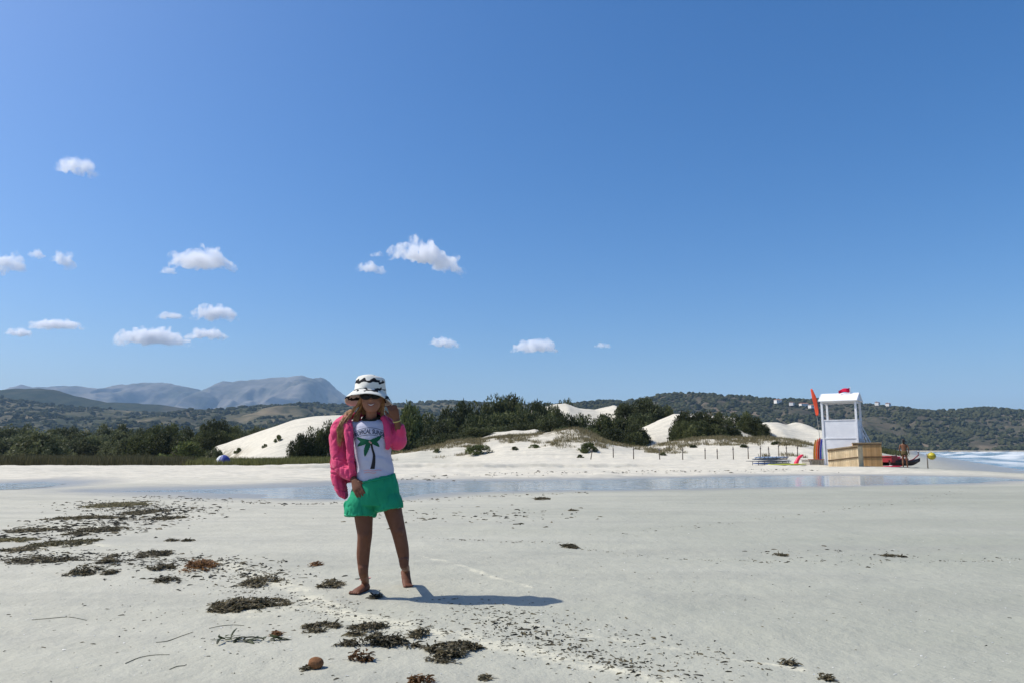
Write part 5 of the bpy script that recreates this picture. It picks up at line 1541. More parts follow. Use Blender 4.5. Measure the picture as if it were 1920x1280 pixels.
# person by the boat
def small_person(px, py_feet, py_head, Yp, top_m, short_m, hair_m, label, pose=0):
    p_ = at(px, py_feet, Yp); z0_ = tz(p_.x, p_.y); H = at(px, py_head, Yp).z - z0_
    rt = empty('person', (p_.x, p_.y, z0_), R(150), label, 'person')
    s = H / 1.7; m_ = MB()
    def lb(pts, rad, n_=10, sub=3):
        V, F = tube_arrays([tuple(Vector(q) * s) for q in pts], [r * s for r in rad] if not hasattr(rad[0], '__len__') else [(a * s, c * s) for a, c in rad], n_, (1, 0, 0), True, sub); m_.add(V, F)
    for sx in (-1, 1):
        lb([(sx * .08, 0, .88), (sx * .10, -.02 * sx, .50), (sx * .11, .03 * sx, .28), (sx * .11, .02 * sx, .06), (sx * .11, .0, .02)], [.085, .06, .055, .036, .038])
        lb([(sx * .11, .04, .03), (sx * .12, -.08, .025), (sx * .12, -.15, .02)], [(.035, .03), (.042, .025), (.03, .015)])
    lb([(0, 0, .82), (0, 0, .95), (0, .01, 1.10), (0, .0, 1.28), (0, .01, 1.40), (0, 0, 1.46)], [(.15, .10), (.165, .105), (.135, .09), (.165, .10), (.16, .08), (.06, .05)], 14)
    lb([(0, .0, 1.42), (0, -.01, 1.52)], [.05, .05])
    ball(Vector((0, -.02, 1.60)) * s, (.075 * s, .095 * s, .105 * s), m_); ball(Vector((0, -.115, 1.585)) * s, (.013 * s, .018 * s, .018 * s), m_)
    for sx in (-1, 1):
        ball(Vector((sx * .077, 0, 1.59)) * s, (.012 * s, .02 * s, .028 * s), m_)
        e = Vector((sx * .25, .02, 1.12)); w_ = Vector((sx * .25, -.08, .88)) if pose == 0 else Vector((sx * .22, -.2, .95))
        lb([(sx * .17, 0, 1.39), (sx * .22, .01, 1.26), tuple(e), tuple(w_)], [.050, .042, .034, .024])
        dd = (w_ - e).normalized()
        lb([tuple(w_), tuple(w_ + dd * .09)], [(.022, .032), (.018, .036)], 8, 2)
        for k in range(4): lb([tuple(w_ + dd * .08 + Vector((0, (k - 1.5) * .019, 0))), tuple(w_ + dd * .15 + Vector((-sx * .01, (k - 1.5) * .022, -.005)))], [.010, .007], 6, 2)
        lb([tuple(w_ + dd * .03 + Vector((0, -.03, 0))), tuple(w_ + dd * .09 + Vector((-sx * .01, -.055, 0)))], [.012, .009], 6, 2)
    fuse('body', m_, .014 * s, 2, mat('bronzed_skin', (.17, .075, .038), .5, .3), rt)
    c_ = MB(); c_.tube([Vector(q) * s for q in ((0, 0, .76), (0, 0, .86), (0, 0, .95), (0, .0, 1.02))], [(.185 * s, .125 * s), (.182 * s, .122 * s), (.178 * s, .12 * s), (.165 * s, .11 * s)], 14, (1, 0, 0)); c_.build('swim_shorts', short_m, rt, True)
    if top_m:
        c_ = MB(); c_.tube([Vector(q) * s for q in ((0, 0, .98), (0, .005, 1.12), (0, 0, 1.28), (0, .01, 1.40), (0, .01, 1.45))], [(.17 * s, .115 * s), (.155 * s, .11 * s), (.18 * s, .118 * s), (.17 * s, .095 * s), (.07 * s, .06 * s)], 14, (1, 0, 0)); c_.build('top', top_m, rt, True)
    hm = MB(); ball(Vector((0, .018, 1.635)) * s, (.096 * s, .108 * s, .108 * s), hm); ball(Vector((0, .07, 1.52)) * s, (.06 * s, .045 * s, .10 * s), hm)
    hm.build('hair', hair_m, rt, True)
    return rt
HDARK = mat('dark_hair', (.015, .011, .009), .5, .3)
small_person(1697, 866, 823, 44.0, None, mat('dark_gold_swimsuit', (.10, .07, .025)), HDARK, 'bronzed person with dark hair standing beside the red rescue boat', 1)
small_person(1722.5, 854.5, 842.5, 165, mat('white_top', (.72, .72, .72), .8), mat('black_trunks', (.03, .03, .04), .8), HDARK, 'tiny far off person in a white top on the shore')

# post with a yellow buoy
p = at(1739, 867, 44.5); z0 = tz(p.x, p.y)
WOODP = mat('weathered_post', (.20, .17, .13), .9, .1, noise=(8, 3), col2=(.13, .11, .09), rand=.2)
bp_ = empty('beach_post', (p.x, p.y, z0), 0, 'thin grey wooden post at the edge of the surf', 'post')
MB().tube([(0, 0, -.2), (.01, 0, .4), (0, 0, .86)], [.035, .032, .028], 7).build('shaft', WOODP, bp_, True)
MB().tube([(0, 0, .86), (.12, 0, .90), (.26, 0, .86)], [.012] * 3, 6).build('rope', mat('white_rope', (.7, .7, .68), .8), bp_, True)
by = empty('yellow_buoy', (p.x + .29, p.y + .02, z0 + .52), 0, 'round yellow buoy hanging from the thin grey post', 'buoy')
bb = MB(); ball((0, 0, .20), (.235, .235, .215), bb, n=20, q=14); bb.build('float_ball', mat('yellow_plastic', (.55, .45, .03), .4, .4, noise=(4, 3), col2=(.36, .29, .02)), by, True)
bb = MB(); bb.tube([(.237 * math.cos(a), .237 * math.sin(a), .2) for a in np.linspace(0, 6.283, 25)], [.012] * 25, 6, cap=False); bb.build('seam', mat('dark_yellow', (.25, .20, .02), .5), by, True)
bb = MB(); bb.tube([(0, 0, .40), (-.03, 0, .46)], [.03, .02], 6); bb.build('lug', mat('dark_yellow', (.25, .20, .02), .5), by, True)

# fence posts along the dune foot
FP = [(1107, 840, 856, .18), (1150, 838, 856, .0), (1188, 837, 856, .0), (1237, 838, 854, -.03), (1280, 838, 855, 0), (1322, 839, 856, .02), (1345, 840, 855, 0), (1375, 836, 854, 0), (1403, 834, 853, .0), (1426, 835, 852, .02), (1442, 836, 852, -.02), (1460, 831, 851, .02), (1475, 834, 850, 0), (1495, 834, 848, .03)]
NB_ = ['leaning fence post at the left end of the row on the dune foot'] + [f'{w_} grey fence post from the left in the row on the dune foot' for w_ in ('second', 'third', 'fourth', 'fifth', 'sixth', 'seventh', 'eighth', 'ninth', 'tenth', 'eleventh', 'twelfth', 'thirteenth')] + ['last grey fence post on the right, beside the low dark cushion bush']
for (px, t_, b_, ln), lb_ in zip(FP, NB_):
    Yp = 61.0 + .5 * math.sin(px)
    p = at(px, b_, Yp); z0 = tz(p.x, Yp); h = at(px, t_, Yp).z - z0
    rt = empty('fence_post', (p.x, Yp, z0 - .15), 0, lb_, 'post', 'fence posts on the dune foot')
    MB().tube([(0, 0, 0), (ln * .5 * h, 0, h * .5), (ln * h, 0, h + .15)], [.045, .042, .038], 7).build('shaft', WOODP, rt, True)
    MB().tube([(ln * h * .93 - .05, 0, h * .95), (ln * h * .93 + .05, 0, h * .95)], [.048, .048], 7).build('wire_staple', DK_, rt, True)

# beach shelter on the left
p = at(418, 873, 62.0); z0 = tz(p.x, p.y)
um = empty('beach_shelter', (p.x, p.y, z0 + .10), 0, 'domed white and blue beach shelter on the sand left of the girl', 'shelter')
BLU = mat('blue_canvas', (.05, .07, .26), .8, .2, noise=(2, 2), col2=(.07, .09, .32)); WCAN = mat('white_canvas', (.70, .71, .72), .8, .2); LAV = mat('lavender_canvas', (.30, .29, .52), .8, .2)
rB = .62
def dome(a0, a1, m, nm):
    def fn(u, v):
        a = a0 + (a1 - a0) * u; ph = R(2) + (math.pi / 2 - R(2)) * v
        return (rB * math.cos(ph) * math.cos(a), rB * .9 * math.cos(ph) * math.sin(a), .78 * math.sin(ph) - .04)
    cloth(fn, 8, 8, nm, m, um, .012)
dome(R(150), R(256), WCAN, 'white_panel'); dome(R(256), R(262), BLU, 'blue_panel'); dome(R(262), R(278), LAV, 'lavender_strip'); dome(R(278), R(385), BLU, 'blue_panel'); dome(R(25), R(150), WCAN, 'white_panel')
for a in (R(150), R(238), R(278), R(25)):
    MB().tube([(rB * 1.01 * math.cos(q) * math.cos(a), rB * .91 * math.cos(q) * math.sin(a), .79 * math.sin(q) - .04) for q in np.linspace(0, math.pi / 2, 9)], [.012] * 9, 6).build('pole', mat('grey_fibre_pole', (.35, .35, .30), .5), um, True)

# white houses on the hill at the right
HW = mat('pale_render', (.78, .74, .68), .9, .1); TILE = mat('terracotta_tiles', (.36, .17, .10), .9, .1); PANE = mat('dark_pane', (.03, .04, .05), .2, .4)
xs_, ys_, Zg = H1g
def hz(x, y):
    i = np.clip(np.searchsorted(xs_, x) - 1, 0, len(xs_) - 2); j = np.clip(np.searchsorted(ys_, y) - 1, 0, len(ys_) - 2); return float(Zg[j, i])
def hill_spot(px, py):
    best = None
    d = ray(px, py)
    for Yq in np.arange(1100, 1700, 4.0):
        t_ = Yq / d.y; x_ = d.x * t_; z_ = CAM_H + d.z * t_
        if hz(x_, Yq) >= z_: return Vector((x_, Yq, hz(x_, Yq)))
    t_ = 1690 / d.y
    return Vector((d.x * t_, 1690, hz(d.x * t_, 1690)))
for (px, py, w_, h_, lb_) in [(1457, 757, 15, 6, 'small pale house highest on the hill left of the feather banner'), (1483, 762, 13, 5, 'pale house right of the highest one on the hill'), (1505, 763, 18, 5, 'long low white house on the hill beside the orange banner'), (1520, 766, 12, 5, 'pale house on the hill touching the orange banner'),
                               (1643, 759, 14, 6, 'pale house on the skyline just right of the tower roof'), (1663, 763, 12, 5, 'small pale house on the skyline further right of the tower')]:
    q = hill_spot(px, py)
    hs = empty('hill_house', q - Vector((0, 6, -1.0)), R(20) + px % 7 * .1, lb_, 'house', 'houses on the hill')
    MB().box((0, 0, h_ / 2 + .75), (w_, 8, h_ + 1.5)).build('wall', HW, hs)
    r_ = MB(); hx, hy, zt = w_ / 2 + .5, 4.6, h_ + 1.5
    r_.add([(-hx, -hy, zt), (hx, -hy, zt), (hx, hy, zt), (-hx, hy, zt), (-hx, 0, zt + 1.6), (hx, 0, zt + 1.6)], [(0, 1, 5, 4), (2, 3, 4, 5), (0, 4, 3), (1, 2, 5), (0, 3, 2, 1)]); r_.build('roof', TILE, hs)
    for k in range(3): MB().box((-w_ / 3 + k * w_ / 3, -4.02, h_ / 2 + 1.6), (1.4, .12, 1.6)).build('window', PANE, hs)
# ================================================================== SEAWEED AND DEBRIS ON THE SAND
WEED = foliage('seaweed_dark', (0.020, 0.019, 0.011), (0.25, 0.205, 0.115), .2)
WEEDB = foliage('seaweed_brown', (0.07, 0.035, 0.012), (0.30, 0.15, 0.055), .1)
WEEDY = foliage('seaweed_straw', (0.04, 0.038, 0.018), (0.26, 0.22, 0.11), .1)
KELP = mat('wet_kelp', (0.014, 0.019, 0.008), 0.55, 0.15, noise=(20, 3), col2=(0.05, 0.06, 0.02))
for m_ in (WEED, WEEDB, WEEDY): m_.node_tree.nodes['Principled BSDF'].inputs['Roughness'].default_value = .55

def ribbons(rg, P, L, W, up, tone_mu=.35):
    """curled ribbon strips: 4 quads each"""
    n = len(P); seg = 4
    a = rg.uniform(0, 2 * math.pi, n); el = rg.uniform(-.1, up, n)
    d = np.stack([np.cos(a) * np.cos(el), np.sin(a) * np.cos(el), np.sin(el)], 1)
    bend = rg.normal(0, .9, (n, 3)); bend[:, 2] = -np.abs(rg.normal(.5, .5, n))
    pts = [P]; cur = d.copy(); st = (L * rg.uniform(.5, 1.4, n) / seg)[:, None]
    for k in range(seg):
        pts.append(pts[-1] + cur * st)
        cur = cur + bend * .55; cur /= np.linalg.norm(cur, axis=1)[:, None]
    side = np.cross(d, np.array([0, 0, 1.0]) + rg.normal(0, .6, (n, 3))); side /= np.linalg.norm(side, axis=1)[:, None] + 1e-9
    wd = (W * rg.uniform(.5, 1.3, n) / 2)[:, None]
    V = []
    for k, p in enumerate(pts):
        s_ = (1 - .5 * abs(k / seg * 2 - 1) ** 2)
        V.append(p - side * wd * s_); V.append(p + side * wd * s_)
    V = np.stack(V, 1)
    base = np.arange(n)[:, None] * (2 * (seg + 1))
    F = np.concatenate([base + np.array([[2 * k, 2 * k + 1, 2 * k + 3, 2 * k + 2]]) for k in range(seg)])
    tone = np.tile(np.clip(rg.normal(tone_mu, .25, n), 0, 1), seg)
    return V.reshape(-1, 3), F, tone

def weed_mesh(name, rg, cx, cy, lx, ly, ang, n, L, W, hgt, up=.55, m=None, mu=.35):
    t = rg.uniform(-1, 1, (n * 4, 2)); t = t[(t ** 2).sum(1) < 1]
    # ragged matted outline: keep the points where a stretched noise is high
    dn = fbm(t[:, 0] * lx * 13 + cx * 9, t[:, 1] * ly * 22 + cy * 9, 4, 7) - .55 * np.hypot(t[:, 0], t[:, 1]) ** 2
    t = t[np.argsort(-(dn + rg.uniform(-.16, .16, len(t))))[:n]]
    n = len(t)
    lump = np.maximum(0, 1 - (t ** 2).sum(1)) * (.5 + .9 * (fbm(t[:, 0] * 3 + cx * 7, t[:, 1] * 3 + cy * 5, 3, 3) + .5))
    x = cx + t[:, 0] * lx * math.cos(ang) - t[:, 1] * ly * math.sin(ang); y = cy + t[:, 0] * lx * math.sin(ang) + t[:, 1] * ly * math.cos(ang)
    z = terrain(x, y) + .003 + hgt * lump * rg.uniform(0, 1, n)
    z0 = tz(cx, cy)
    V, F, tone = ribbons(rg, np.stack([x, y, z], 1), L, W, up, mu)
    V[:, 2] = np.maximum(V[:, 2], terrain(V[:, 0], V[:, 1]) + .001)
    V = V - np.array([cx, cy, z0])
    me = mesh_np(name, V, F, smooth=True); fattr(me, 'tone', tone)
    return me, (cx, cy, z0)

SW = np.random.default_rng(77)
def clump(px0, px1, py0, py1, label, m=WEED, dens=1.0, cat='seaweed', hgt=None, L=.026, W=.008, mu=.45, name='seaweed_clump', group='seaweed clumps on the sand'):
    a = on_flat(px0, (py0 + py1) / 2); c = on_flat(px1, (py0 + py1) / 2); n_ = on_flat((px0 + px1) / 2, py0 + (py1 - py0) * .35); f_ = on_flat((px0 + px1) / 2, py1)
    lx = abs(c.x - a.x) / 2; ly = max(abs(n_.y - f_.y) / 2, .012)
    cx, cy_ = (a.x + c.x) / 2, (n_.y + f_.y) / 2
    sc = max(1.0, cy_ / 4.5)
    n = int(np.clip(8500 * lx * max(ly, .03) * 4 * dens / sc + 50, 60, 2600))
    h = (hgt if hgt else min(.032, .22 * lx + .008))
    me, loc = weed_mesh(name, SW, cx, cy_, lx, ly, 0, n, L * sc ** .5, W * sc ** .5, h, m=m, mu=mu)
    o_ = link(name, me, m, None, label, cat, group); o_.location = loc
    return o_
clump(393, 556, 1104, 1150, 'large long dark seaweed clump left of the bare feet', dens=1.5)
clump(566, 644, 1158, 1186, 'olive seaweed mound below the pale drift line, left of its row', dens=1.3, mu=.5)
clump(648, 734, 1163, 1188, 'seaweed clump in the row just below the pale drift line', dens=1.1)
clump(645, 682, 1178, 1199, 'small seaweed tuft under the clump row near the drift line')
clump(696, 726, 1183, 1204, 'small round seaweed tuft joining the long wet strip')
clump(628, 800, 1196, 1222, 'long wet dark strip of seaweed in the foreground', dens=1.4, mu=.25)
clump(790, 912, 1188, 1247, 'biggest dark seaweed heap in the foreground', dens=1.5, mu=.4)
clump(768, 830, 1180, 1205, 'thin seaweed patch above the biggest heap', dens=.8)
clump(650, 706, 1226, 1244, 'dark brown seaweed lump left of the biggest heap', m=WEEDB, hgt=.035, mu=.1)
clump(760, 822, 1268, 1290, 'brownish seaweed clump cut off by the bottom edge', m=WEEDB, mu=.25)
clump(897, 922, 1260, 1278, 'small dark twisted seaweed bit near the bottom edge')
clump(600, 652, 1084, 1106, 'loose seaweed tuft just left of the right foot', mu=.5, hgt=.03)
clump(692, 722, 1111, 1127, 'small black seaweed bit between the two feet', mu=.15)
clump(355, 416, 1047, 1077, 'orange brown dried seaweed clump at left', m=WEEDB, hgt=.045, mu=.6)
clump(465, 537, 1070, 1101, 'thin branching seaweed strands right of the orange clump', dens=.8)
clump(580, 605, 1052, 1062, 'tiny brown dried weed left of the shins', m=WEEDB, mu=.5)
clump(512, 534, 1176, 1193, 'tiny reddish dried weed beside the kelp strap', m=WEEDB, mu=.6)
clump(133, 196, 1063, 1081, 'dark seaweed clump nearest on the left side', dens=1.2)
clump(196, 228, 1068, 1081, 'small seaweed bit right of the nearest left clump')
clump(288, 336, 1056, 1073, 'rounded dark seaweed clump left of the orange one', dens=1.3)
clump(298, 348, 1080, 1094, 'flat dark weed strand under the rounded clump')
clump(262, 332, 1029, 1048, 'branching dark seaweed above the rounded clump')
clump(185, 232, 1052, 1064, 'short dark seaweed strip left of the branching one')
clump(205, 228, 1039, 1048, 'tiny dark seaweed tuft above the short strip')
clump(316, 334, 1007, 1019, 'small black seaweed lump alone on grey sand')
clump(348, 367, 1009, 1016, 'flat black seaweed scrap right of the small lump')
clump(24, 170, 1036, 1062, 'long broken seaweed band low on the far left', hgt=.011, dens=.9, mu=.45)
clump(76, 108, 1050, 1062, 'dark knot in front of the long broken band')
clump(0, 108, 1022, 1038, 'thin olive seaweed band at the left edge', hgt=.011, dens=.8, mu=.5)
clump(0, 80, 1003, 1019, 'straw coloured seaweed band at the left edge', hgt=.011, m=WEEDY, mu=.7)
clump(90, 200, 1000, 1030, 'mixed straw and dark seaweed patch at left', hgt=.011, m=WEEDY, mu=.4)
clump(160, 248, 977, 1004, 'dark seaweed heap in the upper left bands', hgt=.011, dens=1.3)
clump(15, 150, 987, 999, 'long thin dark seaweed line near the left edge', hgt=.011)
clump(85, 245, 962, 975, 'long thin seaweed line behind the dark heap', hgt=.011)
clump(195, 300, 930, 952, 'yellowish seaweed heap nearest the lagoon', hgt=.011, m=WEEDY, mu=.65)
clump(255, 330, 946, 966, 'dark seaweed patch right of the yellowish heap', hgt=.011)
clump(300, 358, 960, 974, 'dark seaweed line end right of the heap by the lagoon', hgt=.011)
clump(1038, 1090, 1018, 1028, 'small dark weed line out on the grey flat to the right', hgt=.011, dens=1)
clump(1065, 1082, 953, 958, 'small dark weed scrap near the lagoon, right of the girl', hgt=.011)
clump(1000, 1030, 926, 935, 'dark weed scrap at the lagoon edge right of the girl', hgt=.011)
clump(1640, 1690, 1036, 1045, 'small dark weed scrap far out on the right flat', hgt=.011, dens=.6)
clump(1440, 1475, 1036, 1044, 'thin dark weed scrap on the right flat', hgt=.011, dens=.6)
clump(1460, 1492, 1236, 1248, 'dark weed scrap low on the right foreground', dens=.8)
clump(1530, 1560, 1266, 1280, 'dark tuft at the bottom edge on the right', dens=.8)

# a wet kelp strap
k0 = on_flat(478, 1203); kz = tz(k0.x, k0.y)
ke = empty('kelp_strap', (k0.x, k0.y, kz), 0, 'dark green kelp strap curled on the sand', 'seaweed')
for i in range(34):
    rgk = np.random.default_rng(500 + i)
    p0 = np.array([[rgk.uniform(-.135, .12), rgk.uniform(-.022, .022), rgk.uniform(.004, .018)]])
    V, F, _t = ribbons(rgk, p0, .085, .017, .35)
    V[:, 1] = V[:, 1] * .6; V[:, 2] = np.clip(V[:, 2], .003, .045)
    me = mesh_np('blade', V, F); o_ = link('blade', me, KELP, ke); sm_ = o_.modifiers.new('t', 'SOLIDIFY'); sm_.thickness = .0015
    ss_ = o_.modifiers.new('s', 'SUBSURF'); ss_.levels = 1; ss_.render_levels = 1

# brown sea ball
c0 = on_flat(592, 1254); bz = tz(c0.x, c0.y)
bm_ = MB(); ball((0, 0, .021), (.030, .026, .022), bm_, n=20, q=14)
o = bm_.build('sea_ball', mat('felted_brown_fibre', (.16, .075, .035), .95, .05, noise=(60, 4), col2=(.24, .12, .06), bump=(160, .8, .004)), None, True, label='round brown fibrous sea ball in the foreground', cat='sea ball')
o.location = (c0.x, c0.y, bz - .002); displace(o, lambda p: noise3(p, (60, 60, 60), 2) * .003)
clump(572, 584, 1248, 1258, 'tiny dark scrap touching the brown sea ball')

# thin dark strands lying on the damp sand
STR = [((235, 1240), (262, 1230), (290, 1226), (318, 1225), 'thin curved dark strand at lower left'), ((392, 1176), (415, 1169), (440, 1167), (458, 1169), 'dark strand under the large long clump'), ((60, 1160), (95, 1156), (130, 1154), (163, 1158), 'long faint strand left of the large clump'),
       ((293, 1200), (315, 1197), (340, 1190), (362, 1184), 'broken dark strand left of the kelp strap'), ((318, 1250), (332, 1245), (345, 1244), (350, 1242), 'short dark strand low on the left')]
for *pp_, lb_ in STR:
    W3 = [on_flat(*q) for q in pp_]; c_ = W3[1]
    z_ = tz(c_.x, c_.y)
    mbk = MB(); pts = [Vector(q) for q in catmull([(q.x - c_.x, q.y - c_.y, tz(q.x, q.y) - z_ + .002) for q in W3], 6)]
    mbk.tube(pts, [(.0020 * (1 - .6 * abs(i / len(pts) * 2 - .6)), .0012) for i in range(len(pts))], 6, (1, 0, 0))
    o = mbk.build('weed_strand', KELP, None, True, label=lb_, cat='seaweed', group='thin weed strands'); o.location = (c_.x, c_.y, z_)

# crumbs of weed, bark and shell: nobody could count them
def crumbs():
    rg = np.random.default_rng(99); pts = []; siz = []
    def band(line, n, sp, s0, s1):
        P = wl(line); seg = np.linalg.norm(np.diff(P, axis=0), axis=1); cum = np.concatenate([[0], np.cumsum(seg)])
        t = rg.uniform(0, cum[-1], n); x = np.interp(t, cum, P[:, 0]); y = np.interp(t, cum, P[:, 1])
        x = x + rg.normal(0, sp, n); y = y + rg.normal(0, sp, n)
        pts.append(np.stack([x, y], 1)); siz.append(rg.uniform(s0, s1, n) * rg.uniform(.4, 1, n))
    band([(430, 1095), (560, 1130), (700, 1165), (900, 1195), (1100, 1235), (1300, 1280)], 900, .10, .004, .013)
    band([(850, 1130), (1000, 1160), (1150, 1195), (1300, 1225), (1450, 1260)], 420, .13, .004, .014)
    band([(900, 1165), (1020, 1195), (1200, 1250)], 260, .06, .006, .02)
    band([(780, 1010), (950, 1018), (1050, 1020), (1150, 1036), (1250, 1048), (1400, 1053), (1600, 1056), (1920, 1050)], 260, .05, .005, .016)
    band([(1100, 1012), (1250, 993), (1400, 975), (1560, 955), (1700, 940), (1820, 915)], 130, .09, .006, .02)
    band([(1400, 1040), (1560, 1042), (1700, 1040)], 70, .25, .006, .022)
    band([(0, 1010), (100, 1000), (220, 975), (320, 960), (200, 940)], 2300, .40, .006, .045)
    band([(0, 1045), (120, 1040), (260, 1050), (420, 1062), (520, 1090)], 1000, .18, .005, .028)
    band([(0, 1050), (150, 1055), (300, 1065), (420, 1080)], 420, .22, .006, .02)
    band([(700, 975), (800, 968), (900, 975), (1000, 960)], 160, .55, .012, .05)
    band([(250, 922), (500, 941), (700, 936), (900, 925), (1100, 920)], 260, .25, .015, .05)
    band([(780, 905), (900, 902), (1100, 901), (1300, 898), (1450, 892)], 420, .45, .02, .07)
    band([(760, 893), (1000, 886), (1300, 882), (1500, 880)], 260, .8, .03, .10)
    band([(200, 1130), (400, 1180), (600, 1230), (760, 1260)], 260, .35, .003, .011)
    band([(1000, 1090), (1300, 1110), (1700, 1180)], 160, .7, .003, .010)
    P = np.concatenate(pts); s = np.concatenate(siz)
    n = len(P); z = terrain(P[:, 0], P[:, 1])
    a = rg.uniform(0, 6.283, n); el = rg.uniform(1.0, 3.2, n)
    base = np.array([(-1, -.5, 0), (1, -.6, 0), (.9, .55, 0), (-.8, .5, 0), (-.3, 0, .55), (.45, .05, .45)])
    V = base[None] * s[:, None, None] * np.stack([el * .55, np.ones(n) * .5, np.ones(n) * .55], 1)[:, None, :]
    V = V + rg.normal(0, .12, V.shape) * s[:, None, None]
    c, sn = np.cos(a * .5 - .8), np.sin(a * .5 - .8)
    X_ = V[..., 0] * c[:, None] - V[..., 1] * sn[:, None]; Y_ = V[..., 0] * sn[:, None] + V[..., 1] * c[:, None]
    V = np.stack([X_ + P[:, :1], Y_ + P[:, 1:2], np.maximum(V[..., 2], -.002) + z[:, None] + .001], -1)
    fc = np.array([(0, 1, 5), (0, 5, 4), (1, 2, 5), (2, 3, 4), (2, 4, 5), (3, 0, 4)])
    F = (fc[None] + (np.arange(n) * 6)[:, None, None]).reshape(-1, 3)
    me = mesh_np('weed_crumbs', V.reshape(-1, 3), F, smooth=False); fattr(me, 'tone', np.repeat(np.clip(rg.normal(.25, .22, n), 0, 1), 6))
    o_ = link('weed_crumbs', me, WEED, kind='stuff'); tag(o_, 'dark crumbs of seaweed and bark strewn along the tide lines', 'debris')
    # pale shell grit
    n2 = 420; t = rg.uniform(0, 1, n2); pxs = rg.uniform(0, 1920, n2); pys = rg.uniform(985, 1280, n2)
    P2 = np.array([tuple(on_flat(a_, b_))[:2] for a_, b_ in zip(pxs, pys)]); s2 = rg.uniform(.002, .006, n2)
    V = base[None] * s2[:, None, None] * np.array([.9, .8, .6]) + rg.normal(0, .15, (n2, 6, 3)) * s2[:, None, None]
    V = V + np.stack([P2[:, 0], P2[:, 1], terrain(P2[:, 0], P2[:, 1]) + .002], 1)[:, None, :]
    F = (fc[None] + (np.arange(n2) * 6)[:, None, None]).reshape(-1, 3)
    o_ = link('shell_grit', mesh_np('shell_grit', V.reshape(-1, 3), F, smooth=False), mat('bleached_shell', (.70, .68, .62), .5, .3), kind='stuff'); tag(o_, 'tiny bleached shell bits scattered over the damp sand', 'shells')
crumbs()
# ================================================================== CLOUDS (outside the haze, base about 1400 m up)
def cloud_material():
    m = bpy.data.materials.new('cloud_vapour'); m.use_nodes = True
    t = m.node_tree; t.nodes.clear(); L = t.links
    out = t.nodes.new('ShaderNodeOutputMaterial'); pv = t.nodes.new('ShaderNodeVolumePrincipled')
    pv.inputs['Color'].default_value = (0.99, 0.99, 1.0, 1); pv.inputs['Anisotropy'].default_value = 0.25
    geo = t.nodes.new('ShaderNodeNewGeometry')
    n = t.nodes.new('ShaderNodeTexNoise'); n.inputs['Scale'].default_value = 0.013; n.inputs['Detail'].default_value = 5; n.inputs['Roughness'].default_value = .66
    L.new(geo.outputs['Position'], n.inputs['Vector'])
    tc = t.nodes.new('ShaderNodeTexCoord')
    v1 = t.nodes.new('ShaderNodeVectorMath'); v1.operation = 'SUBTRACT'; v1.inputs[1].default_value = (.5, .5, .42); L.new(tc.outputs['Generated'], v1.inputs[0])
    v2 = t.nodes.new('ShaderNodeVectorMath'); v2.operation = 'LENGTH'; L.new(v1.outputs[0], v2.inputs[0])
    e = t.nodes.new('ShaderNodeMapRange'); e.inputs[1].default_value = .60; e.inputs[2].default_value = .12; e.inputs[3].default_value = -.36; e.inputs[4].default_value = .30; e.clamp = False; L.new(v2.outputs['Value'], e.inputs[0])
    am = t.nodes.new('ShaderNodeMath'); am.operation = 'MULTIPLY'; am.inputs[1].default_value = 2.4; L.new(n.outputs[0], am.inputs[0])
    ad = t.nodes.new('ShaderNodeMath'); ad.operation = 'ADD'; L.new(am.outputs[0], ad.inputs[0]); L.new(e.outputs[0], ad.inputs[1])
    mr = t.nodes.new('ShaderNodeMapRange'); mr.inputs[1].default_value = 1.0; mr.inputs[2].default_value = 1.55; mr.inputs[3].default_value = 0.0; mr.inputs[4].default_value = CLOUD_D
    L.new(ad.outputs[0], mr.inputs[0]); L.new(mr.outputs[0], pv.inputs['Density'])
    L.new(pv.outputs[0], out.inputs['Volume'])
    return m
CLOUD_D = 0.032
CLOUDM = cloud_material()
def cloud(px, py, wpx, hpx, label, seed, tilt=0.0, lobes=14, mid=None):
    """px, py: middle of the cloud in the picture; its base lies near 1400 m"""
    el = ray(px, py + hpx * .4)
    Yd = (1400 - CAM_H) / (el.z / el.y)
    Yd = min(Yd, 11800)
    c = at(px, py, Yd)
    k = Yd / FPX
    W, H = wpx * k / 2 * 1.12, hpx * k / 2 * 1.25
    rg = random.Random(seed); mb = MB()
    def blob(p, r):
        n, q = 10, 7
        V = []; F = []
        for i in range(q + 1):
            ph = math.pi * i / q - math.pi / 2
            for j in range(n):
                a = 2 * math.pi * j / n
                V.append((p[0] + r[0] * math.cos(ph) * math.cos(a), p[1] + r[1] * math.cos(ph) * math.sin(a), p[2] + r[2] * math.sin(ph)))
        for i in range(q):
            for j in range(n):
                F.append((i * n + j, i * n + (j + 1) % n, (i + 1) * n + (j + 1) % n, (i + 1) * n + j))
        mb.add(V, F)
    for i in range(lobes):
        u = (i + .5) / lobes * 2 - 1
        prof_ = (1 - abs(u) ** 2.2) ** .6
        if mid is not None: prof_ = np.interp(u, mid[0], mid[1])
        s = H * prof_ * rg.uniform(.65, 1.0)
        z = -H + s + rg.uniform(0, .3) * H * prof_ - tilt * u * H
        blob((u * W * .88, rg.uniform(-.4, .4) * W * .5, z), (W / lobes * 2.1 * rg.uniform(.8, 1.3), W * .28, max(s, H * .16)))
    me = mb.mesh('cloud', True)
    o = link('cloud', me, CLOUDM, None, label, 'cloud', 'small white clouds')
    m = o.modifiers.new('r', 'REMESH'); m.mode = 'VOXEL'; m.voxel_size = max(W, H) / 26
    s_ = o.modifiers.new('s', 'SMOOTH'); s_.iterations = 2
    bake(o)
    sc_ = 1 / max(H, 1)
    displace(o, lambda p: H * .34 * noise3(p + seed * 37.0, (2.2 * sc_,) * 3, seed))
    o.location = c
    return o
cloud(143, 306, 80, 42, 'highest small white cloud alone at the upper left', 1, tilt=.35)
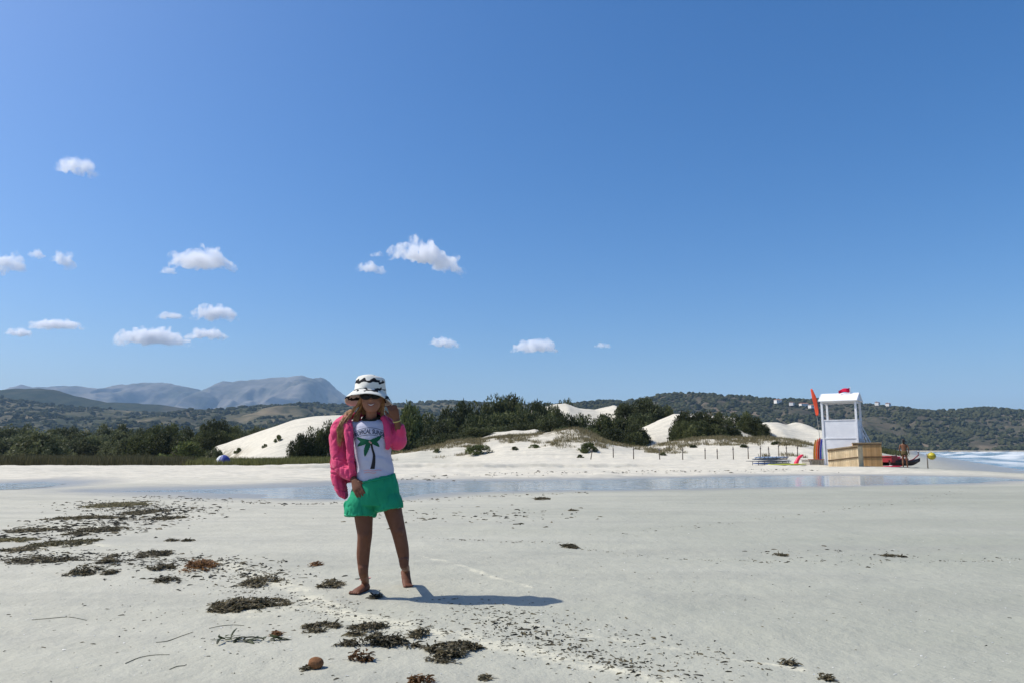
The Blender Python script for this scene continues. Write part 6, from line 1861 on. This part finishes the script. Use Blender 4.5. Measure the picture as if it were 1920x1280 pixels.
cloud(12, 492, 70, 36, 'white cloud cut off by the left edge of the picture', 2)
cloud(68, 476, 30, 18, 'tiny wisp right of the cloud cut by the left edge', 3, lobes=8)
cloud(119, 482, 46, 30, 'small slanting white cloud tapering to the right at far left', 4, tilt=.6, lobes=9)
cloud(382, 482, 128, 44, 'bright oval white cloud at mid height left of the girl', 5, tilt=.2)
cloud(314, 507, 32, 14, 'faint wisp under the left end of the bright oval cloud', 6, lobes=7)
cloud(402, 584, 92, 32, 'rounded white cloud low on the left above the long flat one', 7)
cloud(319, 590, 52, 15, 'thin small cloud left of the low rounded one', 8, lobes=8)
cloud(106, 606, 106, 20, 'long thin flat cloud low at far left', 9)
cloud(37, 622, 54, 16, 'thin slanting cloud lowest at far left', 10, tilt=.4, lobes=8)
cloud(284, 630, 140, 30, 'long flat white cloud low on the left above the mountains', 11)
cloud(388, 624, 78, 22, 'right hand end piece of the long flat low cloud', 12, lobes=10)
cloud(800, 474, 148, 46, 'largest white cloud, arching down to the right above the girl', 13, tilt=.7, lobes=18)
cloud(832, 492, 44, 34, 'ragged lower tail of the largest cloud', 14, lobes=8)
cloud(694, 501, 58, 20, 'small bright cloud left of and below the largest cloud', 15, tilt=.4, lobes=9)
cloud(708, 475, 26, 12, 'faint puff left of the largest cloud', 16, lobes=6)
cloud(831, 639, 56, 20, 'small low cloud tapering right, above the hat side of the thicket', 17, tilt=.4, lobes=9)
cloud(1002, 646, 92, 28, 'low white cloud above the middle of the juniper thicket', 18)
cloud(1131, 646, 30, 13, 'tiny low cloud, rightmost of all', 19, lobes=7)

# ------------------------------------------------------------------ haze: one closed box of air
def build_haze():
    x0, x1, y0, y1, z0, z1 = -12500., 12500., -6000., 12500., -6., 960.
    V = [(x, y, z) for x in (x0, x1) for y in (y0, y1) for z in (z0, z1)]
    F = [(0, 1, 3, 2), (4, 6, 7, 5), (0, 4, 5, 1), (2, 3, 7, 6), (0, 2, 6, 4), (1, 5, 7, 3)]
    me = bpy.data.meshes.new('haze'); me.from_pydata(V, [], F); me.update()
    m = bpy.data.materials.new('haze_air'); m.use_nodes = True
    t = m.node_tree; t.nodes.clear()
    out = t.nodes.new('ShaderNodeOutputMaterial'); pv = t.nodes.new('ShaderNodeVolumePrincipled')
    pv.inputs['Color'].default_value = (0.46, 0.70, 1.0, 1); pv.inputs['Density'].default_value = HAZE_D
    pv.inputs['Anisotropy'].default_value = 0.0
    t.links.new(pv.outputs[0], out.inputs['Volume'])
    link('haze', me, m, kind='stuff')
HAZE_D = 0.55e-4
build_haze()
